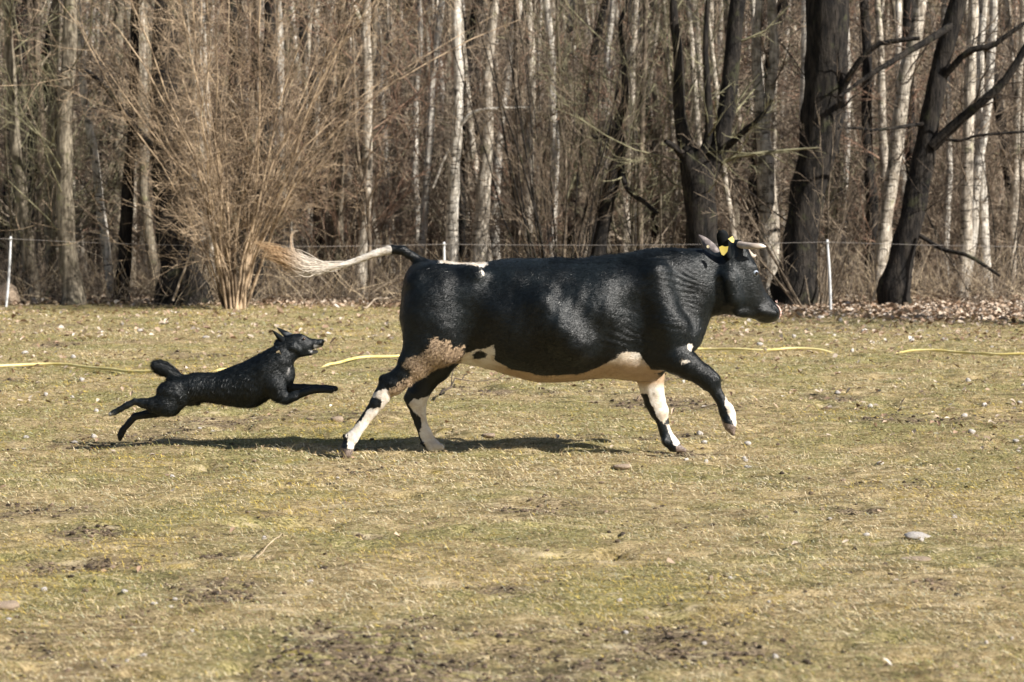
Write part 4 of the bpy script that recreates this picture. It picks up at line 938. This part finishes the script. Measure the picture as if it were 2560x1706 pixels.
Vt, Ft = tag_shape(pp(1808, 627, -.155), .056, .060, (-.1, -1, .05), (.12, 0, 1), shp)
a_ = child("ear_tag", Vt, Ft, [M_TAG], parent=ear, smooth=False)
Vt, Ft = tag_shape(pp(1829, 601, -.125), .036, .040, (.35, -1, .2), (-.55, 0, 1), [(-.5, .45), (.5, .5), (.45, -.2), (.1, -.5), (-.2, -.3)])
child("ear_tag", Vt, Ft, [M_TAG], parent=ear, smooth=False)
Vt, Ft = tag_shape(pp(1770, 617, .13), .018, .020, (-.1, -1, .05), (0, 0, 1), [(math.cos(j) * .5, math.sin(j) * .5) for j in np.arange(10) * .628])
child("ear_tag", Vt, Ft, [simple("pale_tag", .4, (.8, .68, .42))], parent=ear2, smooth=False)
for ctrl in ([(1848, 612, 9.0, -.02), (1862, 614, 8.6, -.055), (1882, 616, 8.0, -.10), (1898, 616, 6.6, -.11), (1908, 616, 4.6, -.10), (1914, 617, 1.6, -.09)],
             [(1864, 622, 8.0, .14), (1872, 634, 7.8, .18), (1880, 640, 6.4, .21), (1886, 640, 4.6, .22), (1891, 638, 1.6, .22)]):
    c = resample(tp(ctrl), 16); V1, F1 = tubes([(c[:, :3], c[:, 3])], 12)
    V1 = organic(V1, np.full(len(V1), .0018), 40, 2); child("horn", V1, F1, [M_HORN])
def uvball(c, r, n=12):
    th = np.linspace(0, math.pi, n); ph = np.arange(2 * n) / (2 * n) * 2 * math.pi
    V_ = np.array(c) + r * np.stack([np.sin(th)[:, None] * np.cos(ph), np.sin(th)[:, None] * np.sin(ph), np.cos(th)[:, None] + 0 * ph], -1)
    g = np.arange(n * 2 * n).reshape(n, 2 * n); return V_.reshape(-1, 3), np.stack([g[:-1], np.roll(g[:-1], -1, 1), np.roll(g[1:], -1, 1), g[1:]], -1).reshape(-1, 4)
M_EYE = simple("dark_eye", .06, (.02, .014, .012), .8); M_EYEW = simple("eye_white", .25, (.42, .47, .55), .6)
V1, F1 = uvball(pp(1888, 683, -.022), .020); eye = child("eye", V1, F1, [M_EYEW]); V1, F1 = uvball(pp(1891, 684, -.033), .0125); child("iris", V1, F1, [M_EYE], parent=eye)
V1, F1 = tubes([(resample(tp([(1938, 753, 3.4, .05), (1943, 757, 3, .05), (1942, 750, 1.6, .05)]), 6)[:, :3], np.array([.004, .004, .003, .003, .002, .001])),
                (resample(tp([(1941, 762, 2, .03), (1947, 769, 3, .03), (1951, 779, 3, .03), (1951, 788, 3, .03), (1947, 798, 2, .03)]), 8)[:, :3], np.array([.002, .004, .006, .007, .007, .006, .004, .002]))], 6)
child("nose_froth", V1, F1, [simple("wet_pink_nose", .3, (.55, .26, .20), .6, (.85, .72, .66), 90)])
# ------------------------------------------------------------------ the dog
DY = 14.15; ud = DY / FPX
def pd(px, py, dy=0.0): return P(px, py, DY + dy)
def drow(px, t, b, wd, dy=0, fr=.5):
    Y = DY + dy; return [(px - CX) / FPX * Y, CAMH - (t - HY) / FPX * Y, CAMH - (b - HY) / FPX * Y, wd, Y, fr]
lo = pd(255, 1120, -.3); hi = pd(860, 805, .3)
df_ = Field([lo[0], DY - .24, lo[2]], [hi[0], DY + .24, hi[2]], .0055)
df_.loft([drow(405, 965, 1018, .05), drow(425, 950, 1030, .075), drow(450, 942, 1024, .085), drow(480, 934, 1006, .085), drow(512, 932, 1003, .085), drow(545, 930, 1008, .09), drow(580, 917, 1014, .10), drow(610, 905, 1017, .11),
          drow(637, 891, 1016, .115), drow(660, 880, 1006, .115), drow(682, 868, 992, .105), drow(700, 861, 975, .09), drow(716, 858, 945, .068)], k=.015, e_up=1.9, e_lo=2, ew=2)
df_.loft([drow(690, 850, 905, .05, -.01), drow(705, 843, 915, .058, -.01), drow(722, 838, 912, .06, -.01), drow(740, 834, 900, .058, -.01), drow(756, 836, 891, .052, -.01), drow(768, 842, 886, .044, -.01), drow(778, 848, 880, .03, -.01)], k=.03, e_up=2.1, e_lo=2, ew=2.1)
df_.chain([(pd(765, 862, -.01), 15 * ud), (pd(784, 860, -.01), 12.5 * ud), (pd(799, 859, -.01), 10.5 * ud)], .012, .85)
df_.cap(pd(803, 853, -.01), 5.5 * ud, pd(804, 854, -.01), 5 * ud, .008)
df_.chain([(pd(752, 884, -.01), 9 * ud), (pd(775, 883, -.01), 6.5 * ud), (pd(791, 880, -.01), 4.5 * ud)], .01, 1.3)
df_.cap(pd(776, 873, -.06), 1.7 * ud, pd(806, 870, -.06), 2.2 * ud, .004, 3.0, True)
df_.cap(pd(733, 868, -.05), 11 * ud, pd(745, 875, -.05), 8 * ud, .02)
df_.cap(pd(755, 840, -.035), 3.5 * ud, pd(764, 843, -.03), 2.5 * ud, .012)
df_.cap(pd(760, 848, -.068), 2.4 * ud, pd(760, 848, -.064), 2.4 * ud, .004, 1, True)
# chest, shoulder, neck ruff
df_.cap(pd(700, 900, -.03), 30 * ud, pd(712, 940, -.03), 26 * ud, .04, .9)
df_.cap(pd(672, 930, -.06), 34 * ud, pd(690, 980, -.075), 20 * ud, .04, .7)
# fore legs: the near one bent at the elbow, the far one stretched
df_.chain([(pd(688, 965, -.085), 22 * ud), (pd(706, 990, -.09), 16 * ud), (pd(716, 997, -.09), 12 * ud), (pd(738, 990, -.09), 11.5 * ud), (pd(762, 981, -.09), 10 * ud), (pd(782, 975, -.085), 10 * ud), (pd(805, 974, -.08), 9 * ud), (pd(828, 976, -.08), 8 * ud)], .02, .8)
df_.chain([(pd(700, 955, .07), 24 * ud), (pd(730, 972, .08), 13 * ud), (pd(760, 970, .08), 10 * ud), (pd(790, 970, .08), 8.5 * ud), (pd(815, 971, .08), 8.5 * ud), (pd(838, 972, .08), 7.5 * ud)], .02, .8)
# hind legs
df_.cap(pd(425, 985, -.05), 34 * ud, pd(415, 1010, -.06), 28 * ud, .04, .7)
df_.chain([(pd(412, 1012, -.06), 28 * ud), (pd(385, 1012, -.07), 19 * ud), (pd(358, 1009, -.07), 12 * ud), (pd(337, 1004, -.07), 8.5 * ud), (pd(318, 1014, -.07), 8 * ud), (pd(300, 1024, -.07), 8 * ud), (pd(286, 1031, -.07), 8.5 * ud), (pd(277, 1035, -.07), 6 * ud)], .02, .8)
df_.cap(pd(440, 985, .05), 34 * ud, pd(430, 1015, .06), 24 * ud, .04, .7)
df_.chain([(pd(428, 1016, .06), 23 * ud), (pd(392, 1030, .065), 14 * ud), (pd(362, 1036, .07), 10 * ud), (pd(338, 1041, .07), 9 * ud), (pd(324, 1055, .07), 8.5 * ud), (pd(308, 1076, .07), 8 * ud), (pd(302, 1088, .07), 8.5 * ud), (pd(300, 1100, .07), 5 * ud)], .02, .8)
df_.cap(pd(478, 1005, 0), 9 * ud, pd(495, 1005, 0), 7 * ud, .02)
# tail
df_.chain([(pd(452, 948), 12 * ud), (pd(430, 936), 15 * ud), (pd(412, 924), 17 * ud), (pd(400, 918), 16 * ud), (pd(396, 916), 14 * ud)], .02, 1.0)
Vd, Fd = df_.mesh(1); Nd = vnormals(Vd, Fd)
dx, dz = to_px(Vd)
rel = .004 * noise3(Vd[:, 0] * 16, Vd[:, 1] * 16, Vd[:, 2] * 16, 5) + .002 * noise3(Vd[:, 0] * 45, Vd[:, 1] * 45, Vd[:, 2] * 45, 6)
Vd = Vd + Nd * (rel * np.clip((760 - dx) / 20, 0.15, 1))[:, None]; Nd = vnormals(Vd, Fd)
dw = np.max([poly_sd(dx, dz, q) for q in ([(270, 1030), (283, 1031), (288, 1040), (270, 1042)], [(721, 920), (727, 918), (725, 932), (720, 942), (718, 936)], [(783, 862), (800, 863), (808, 866), (803, 872), (785, 873)], [(770, 876), (800, 876), (800, 886), (780, 889)])], 0)
grey_m = np.exp(-((dx - 796) / 12) ** 2 - ((dz - 872) / 12) ** 2)
dw = np.clip(dw, -30, 30)
m = NT("black_dog_coat", .40, .4); co = m.coord()
e1 = m.noise(co, 120, 4, .7)
wf = m.ramp(m.math('ADD', m.attr("white"), m.math('MULTIPLY', m.math('SUBTRACT', e1, .5), 12.0)), -1.0, 2.0, 0, .85)
c = m.mix(wf, m.mix(m.ramp(m.noise(co, 9, 4, .6), .4, .65), (.003, .0045, .0055), (.009, .012, .014)), (.36, .35, .34))
m.color(c); m.bump(m.math('ADD', m.noise(m.coord((.6, 1, 1)), 130, 3, .7), m.math('MULTIPLY', m.noise(co, 40, 3, .6), 1.5)), .5, .008); M_DOG = m.m
base = pd(560, 1120); base[2] = 0
dog = empty("dog", tuple(base), "black prick eared dog in full leap chasing behind the cow", "dog")
child("body", Vd, Fd, [M_DOG.m if isinstance(M_DOG, NT) else M_DOG], parent=dog, attrs={"white": dw})
wgt = np.ones(len(Vd)); wgt[Vd[:, 1] > DY + .06] = .3; wgt *= np.where(dx > 745, .25, 1)
t, bc = surf_samples(Vd, Fd, 80000, 5, wgt)
P0 = bary(Vd); N0 = bary(Nd); N0 /= np.linalg.norm(N0, axis=1, keepdims=True); ex, ez = to_px(P0)
G = np.stack([-1.0 + 0 * ex, 0 * ex, -.55 + 0 * ex], -1); G[(ex < 455) & (ez < 950)] = [-1, 0, .5]; G[(ex > 735) & (ez > 950)] = [1, 0, -.1]
fl = (ex > 470) & (ex < 700) & (ez > 945); G[fl] = [-.35, 0, -1]
G = G + .45 * np.stack([noise3(P0[:, 0] * 11, P0[:, 1] * 11, P0[:, 2] * 11, 31 + j) for j in range(3)], -1)
G -= N0 * (G * N0).sum(1, keepdims=True); G /= np.linalg.norm(G, axis=1, keepdims=True) + 1e-9
r_ = np.random.RandomState(9); D0 = G + N0 * (.12 + r_.normal(0, .07, (len(P0), 1))) + r_.normal(0, .14, P0.shape); D0 /= np.linalg.norm(D0, axis=1, keepdims=True)
Lh = .021 * (.5 + r_.rand(len(P0))) * np.where(ex > 735, .35, 1) * np.where((ex < 455) & (ez < 950), 1.9, 1) * np.where((ex < 365), .5, 1) * np.where((ez > 1000) & (ex > 500), 1.7, 1)
Vh, Fh = strands(P0 - N0 * .001, D0, Lh, .0008 + 0 * Lh, N0, .3, 4)
m = NT("black_dog_hair", .42, .36); m.color(m.mix(m.ramp(m.attr("white"), 0, 2, 0, .8), m.mix(m.ramp(m.noise(m.coord(), 30, 3, .6), .4, .65), (.004, .006, .007), (.013, .016, .018)), (.42, .40, .38)))
dh = child("hair", Vh, Fh, [m.m], parent=dog, attrs={"white": np.repeat(bary(dw), 5)})
set_normals(dh, hair_normals(N0, D0, 8, .40))
tri = lambda t_: (1 - t_) ** .8 * .95 + .05
V1, F1, na = leaf_shape(pd(712, 857, -.045), pd(681, 826, -.07), (.7, .15, .7), .027, .008, .45, prof=tri); child("ear", V1, F1, [M_EAR], parent=dog)
V1, F1, na = leaf_shape(pd(724, 842, .03), pd(692, 819, .06), (.7, .15, .7), .027, .008, .45, prof=tri); child("ear", V1, F1, [M_EAR, simple("dog_ear_lining", .6, (.035, .04, .045), .4, (.09, .095, .10), 40)], parent=dog, mat_idx=np.r_[np.ones(2 * na, int), np.zeros(len(F1) - 2 * na, int)])
V1, F1 = uvball(pd(760.5, 847, -.058), .0072); e_ = child("eye", V1, F1, [simple("brown_eye", .06, (.10, .05, .03), .9)], parent=dog)
V1, F1 = uvball(pd(806, 853.5, -.012), .0135); V1 = organic(V1, np.full(len(V1), .002), 60, 3); child("nose", V1, F1, [simple("wet_black_nose", .2, (.01, .01, .011), .8)], parent=dog)
V1, F1 = tubes([(np.array([pd(787 + a, 871, -.022), pd(787 + a, 874, -.024), pd(787.3 + a, 877, -.024)]), np.array([.0028, .0024, .0008])) for a in (0, 4)], 5); child("teeth", V1, F1, [simple("ivory_teeth", .3, (.75, .68, .55), .5)], parent=dog)
# collar: a band round the neck with an amber tag
cc = pd(704, 885, -.01); ax = unit(pd(712, 872) - pd(688, 885)); u_ = np.array([0, 1.0, 0]); v_ = unit(np.cross(ax, u_)); an = np.arange(33) / 32 * 2 * math.pi
ring = np.array([cc + u_ * .068 * math.cos(q) + v_ * .080 * math.sin(q) for q in an]); hw = .011
Vb = np.concatenate([ring - ax * hw, ring + ax * hw, (ring - cc) * 1.05 + cc + ax * hw, (ring - cc) * 1.05 + cc - ax * hw]); g_ = np.arange(33 * 4).reshape(4, 33)
Fb_ = np.concatenate([np.stack([g_[a][:-1], g_[a][1:], g_[b][1:], g_[b][:-1]], -1) for a, b in ((0, 1), (1, 2), (2, 3), (3, 0))])
col_ = child("collar", Vb, Fb_, [simple("blue_grey_webbing", .6, (.05, .075, .10), .4, (.09, .12, .15), 200)], parent=dog)
Vt, Ft = tag_shape(pd(697, 884, -.088), .022, .036, (-.2, -1, .1), (-.55, 0, 1), [(-.5, .45), (.5, .5), (.5, -.45), (-.45, -.5)]); child("buckle", Vt, Ft, [simple("tan_buckle", .4, (.45, .36, .22), .6)], parent=col_, smooth=False)
# ------------------------------------------------------------------ fence, hose, stones, sticks
fence = empty("electric_fence", (0, 35, 0), "electric wire fence on thin white posts in front of the wood", "fence"); base = np.array([0, 35.0, 0])
M_POST = simple("white_post_plastic", .5, (.70, .72, .73), .4, (.82, .83, .84), 12)
FP = [((14, 768), (27, 592), 36.0), ((1108, 772), (1110, 606), 35.4), ((2077, 782), (2068, 600), 34.3)]
tops = []
for (bx, by), (tx, ty), Y in FP:
    b = P(bx, by, Y); b[2] = float(gz(b[0], Y)) - .1; t_ = P(tx, ty, Y); mid = (b + t_) / 2 + np.array([.012, 0, 0])
    c = resample([[*b, .021], [*mid, .021], [*t_, .018]], 12); c = np.vstack([c, [*(t_ + [0, 0, .004]), .008]]); V1, F1 = tubes([(c[:, :3], c[:, 3])], 6)
    V1 = (V1 - c.mean(0)[:3]) * 1 + c.mean(0)[:3]; po = child("post", V1, F1, [M_POST], parent=fence)
    cl = t_ - (t_ - b) * .035; V1, F1 = tubes([(np.array([cl + [-.03, -.02, 0], cl + [0, -.035, .01], cl + [.03, -.02, 0]]), np.array([.008, .014, .008]))], 6); child("insulator", V1, F1, [simple("pale_insulator", .4, (.6, .6, .58), .5)], parent=po)
    tops.append(cl + [0, -.035, .01])
l0 = tops[0] - (tops[1] - tops[0]) * .9 + [0, 0, .05]; l3 = tops[2] + (tops[2] - tops[1]) * 1.0 - [0, 0, .1]
for a, b, sag in ((l0, tops[0], .05), (tops[0], tops[1], .075), (tops[1], tops[2], .03), (tops[2], l3, .04)):
    s_ = np.linspace(0, 1, 24)[:, None]; q = a + (b - a) * s_; q[:, 2] -= (sag * 4 * s_ * (1 - s_))[:, 0]
    V1, F1 = tubes([(q, np.full(24, .0032))], 5); child("wire", V1, F1, [simple("pale_fence_wire", .5, (.42, .38, .35), .5)], parent=fence)

hp = [(-60, 920), (0, 919), (80, 916), (150, 917), (230, 924), (310, 932), (385, 937), (420, 939), (470, 936), (540, 928), (600, 924), (700, 926), (790, 921), (840, 913), (920, 904), (990, 900), (1100, 897), (1250, 893), (1400, 889), (1560, 884), (1700, 880), (1760, 879), (1840, 882), (1920, 884), (2000, 883), (2085, 885), (2160, 886), (2235, 885), (2320, 885), (2400, 888), (2480, 893), (2560, 895), (2640, 896)]
hole = [(430, 520), (600, 790), (2095, 2228)]
pts = []
for (a, b) in hp:
    Y = FPX * CAMH / (b - HY); x = (a - CX) / FPX * Y; pts.append([x, Y, 0])
pts = resample(np.array(pts), 260); qx = CX + pts[:, 0] / pts[:, 1] * FPX
deep = np.zeros(len(pts))
for a, b in hole: deep = np.maximum(deep, np.clip(np.minimum(qx - a, b - qx) / 22 + 1, 0, 1))
pts[:, 2] = gz(pts[:, 0], pts[:, 1]) + .030 - .06 * deep + .006 * noise2(pts[:, 0] * 3, pts[:, 0] * 0, 5)
pts[:, 2] = np.convolve(np.pad(pts[:, 2], 3, 'edge'), np.ones(7) / 7, 'valid')
o_ = pts[len(pts) // 2].copy(); base = o_
V1, F1 = tubes([(pts, np.full(len(pts), .0135))], 8)
ho = mkmesh("garden_hose", V1 - o_, F1, [simple("yellow_hose", .45, (.74, .60, .20), .5, (.84, .72, .34), 5)]); ho.location = tuple(o_)
tag(ho, "long yellow hose lying across the grass behind the animals", "hose")

M_STONE = NT("pale_stone", .8, .3); q = M_STONE; q.color(q.mix(q.ramp(q.noise(q.coord(), 22, 5, .65), .38, .62), (.36, .31, .27), (.76, .72, .68))); q.bump(q.noise(q.coord(), 60, 4, .7), .6, .01)
M_TANST = NT("tan_stone", .85, .25); q = M_TANST; q.color(q.mix(q.ramp(q.noise(q.coord(), 14, 5, .65), .38, .62), (.33, .24, .17), (.60, .47, .35))); q.bump(q.noise(q.coord(), 40, 4, .7), .7, .015)
def stone_mesh(name, seed, mat, n=9):
    V1, F1 = uvball((0, 0, 0), 1, n); r = np.random.RandomState(seed)
    for _ in range(7):                                       # facets
        d = r.normal(0, 1, 3); d /= np.linalg.norm(d); c = .55 + .35 * r.rand(); k = V1 @ d; V1 = V1 - np.outer(np.clip(k - c, 0, None), d) * .85
    V1 = organic(V1, np.full(len(V1), .10), 2.2, seed); o = mkmesh(name, V1, F1, [mat]); return o
def ground_at(px, py):
    Y = FPX * CAMH / (py - HY)
    return (px - CX) / FPX * Y, Y
protos = [stone_mesh("stone", 40 + i, M_STONE.m).data for i in range(5)]
for o in [o for o in COL.objects if o.type == 'MESH' and o.data in protos]: bpy.data.objects.remove(o)
def put_stone(px, py, wpx, hpx=None, label=None, me=None, group=None, depth=.8, rot=None):
    x, Y = ground_at(px, py); s_ = wpx / 2 / FPX * Y; h_ = (hpx or wpx * .6) / FPX * Y
    o = bpy.data.objects.new("stone", me or protos[rg.randrange(5)]); COL.objects.link(o)
    o.location = (x, Y, float(gz(x, Y)) + h_ * .32); o.scale = (s_, s_ * depth, h_ * .62); o.rotation_euler = (0, 0, rot if rot is not None else rg.uniform(-.4, .4))
    tag(o, label, "stone", group)
put_stone(2292, 1346, 70, 16, "flat grey stone half sunk in the turf near the right edge", stone_mesh_d := protos[2])
put_stone(2430, 1088, 20, 17, "round white stone standing clear in the grass at right", protos[0])
put_stone(2302, 1366, 20, 9, "small white stone just below the flat grey stone", protos[1])
tm = stone_mesh("stone", 71, M_TANST.m); put_stone(2290, 1408, 84, 12, "long flat tan stone in the turf below the flat grey stone", tm.data); tan_me = tm.data; bpy.data.objects.remove(tm)
put_stone(1918, 1068, 82, 12, "low tan slab beside the cow's raised front hoof", tan_me)
put_stone(843, 1050, 34, 18, "pinkish tan stone left of the cow's rear hind leg", tan_me)
put_stone(1222, 1090, 36, 12, "flat tan stone above the cow's shadow", tan_me)
put_stone(12, 1515, 80, 26, "large pale tan stone cut by the left edge of the photo", tan_me)
put_stone(1555, 1166, 46, 14, "tan stone below the cow's belly, at the near side of its shadow", tan_me)
put_stone(1777, 1456, 14, 18, "small upright orange tan stone alone in the foreground grass", tan_me)
bx_, bY = P(24, 700, 37.0)[0], 37.0
bo = stone_mesh("boulder", 90, M_TANST.m, 14); bo.location = (bx_, bY, .12); bo.scale = (.22, .22, .26); tag(bo, "rounded tan boulder behind the leftmost white fence post", "boulder")
rs2 = random.Random(5)
spots = [(1146, 991), (1708, 961), (1765, 1158), (1868, 1112), (1860, 1146), (2094, 990), (2175, 980), (2092, 1118), (2175, 1018), (2340, 1086), (1760, 1110), (1750, 1090), (1870, 1168), (1865, 1155), (2395, 1175), (2320, 835), (2360, 850), (2460, 855), (2480, 870), (2085, 838), (1985, 848), (2180, 858), (2130, 888), (2560, 960), (2550, 1010), (2540, 1112), (2545, 1140), (2420, 950), (2460, 1020), (2410, 1045), (1900, 865), (2050, 800), (2100, 805), (2160, 830), (2280, 860), (660, 1290 + 60), (430, 1186), (845, 1204), (532, 1080), (415, 1085), (500, 1075), (235, 1090), (185, 1103), (65, 1095), (60, 1120), (430, 905 + 30), (183, 895), (205, 958), (180, 985), (115, 985), (240, 1030), (22, 1548), (110, 1462), (312, 1475), (385, 1512), (438, 1500), (425, 1518), (480, 1600), (358, 1645), (318, 1670), (1825, 1446), (2165, 1350), (1922, 1508), (2308, 1645), (1565, 1598), (1548, 1502), (1938, 1657), (2465, 1612), (2530, 1600), (1760, 1620), (2075, 1290), (2385, 1290), (775, 1420 + 30), (2200, 1160), (1715, 1152), (515, 848), (350, 830), (62, 885)]
ORD = "leftmost second third fourth fifth sixth seventh eighth ninth tenth eleventh twelfth thirteenth fourteenth fifteenth sixteenth seventeenth eighteenth nineteenth twentieth".split()
def ordn(i, n): return "rightmost" if i == n - 1 and n > 1 else (ORD[i] if i < 20 else "far")
rows_ = [("between hose and wood", -1, 905), ("left of the cow, on its level", 905, 1215), ("right of the cow, on its level", 905, 1215), ("in the left foreground", 1215, 1706), ("in the right foreground", 1215, 1706)]
def zone(a, b): return 0 if b < 905 else (1 if a < 1300 else 2) if b < 1215 else (3 if a < 1280 else 4)
zs = {}
for (a, b) in sorted(spots): zs.setdefault(zone(a, b), []).append((a, b))
for zi, l in zs.items():
    for i, (a, b) in enumerate(l):
        od = (ORD[i] + (" from left" if i else "") if i < 15 else (("rightmost" if i == len(l) - 1 else ORD[len(l) - 1 - i] + " from right")))
        put_stone(a, b, rs2.uniform(11, 20), rs2.uniform(7, 12), "small pale stone " + rows_[zi][0] + ", " + od, None, "small pale stones in the grass")
def stick(a, b, Y, r0, label, z=None, name="fallen_stick", seed=1, zz=0.02, subs=2, mat=None):
    (ax_, ay), (bx2, by) = a, b; p, q = P(ax_, ay, Y), P(bx2, by, Y)
    if z is None: p = np.array([*ground_at(ax_, ay), 0]); q = np.array([*ground_at(bx2, by), 0]); p[2] = gz(*p[:2]) + zz; q[2] = gz(*q[:2]) + zz * 2
    c = np.linspace(0, 1, 9)[:, None]; l = p + (q - p) * c; L_ = np.linalg.norm(q - p); l += nr.normal(0, .012, l.shape) * L_ * np.sin(c * 3.14); lines = [(l, np.linspace(r0, r0 * .4, 9))]
    for i in range(subs): b0, d0 = at(l, .3 + .5 * nr.rand()); lines.append((wander(b0, side_dir(d0, .6), L_ * .35, 9, .1), np.linspace(r0 * .5, r0 * .2, 9)))
    V1, F1 = tubes(lines, 6); o = mkmesh(name, V1 - p, F1, [mat or T_TAN]); o.location = tuple(p); tag(o, label, "stick")
stick((640, 1395), (704, 1358), 0, .004, "bare pale stick slanting in the foreground grass at left", subs=0)
stick((1100, 1003), (1168, 962), 0, .010, "dark broken branch lying behind the cow's far hind leg", mat=T_DRK, zz=.05)
stick((905, 782), (985, 760), 0, .014, "pale dead branch on the leaf litter left of the cow's rump", zz=.08, mat=T_PAL)
stick((432, 752), (500, 572), 35.6, .022, "pale broken pole leaning against the left side of the tan bush", z=1, subs=0, mat=T_PAL)
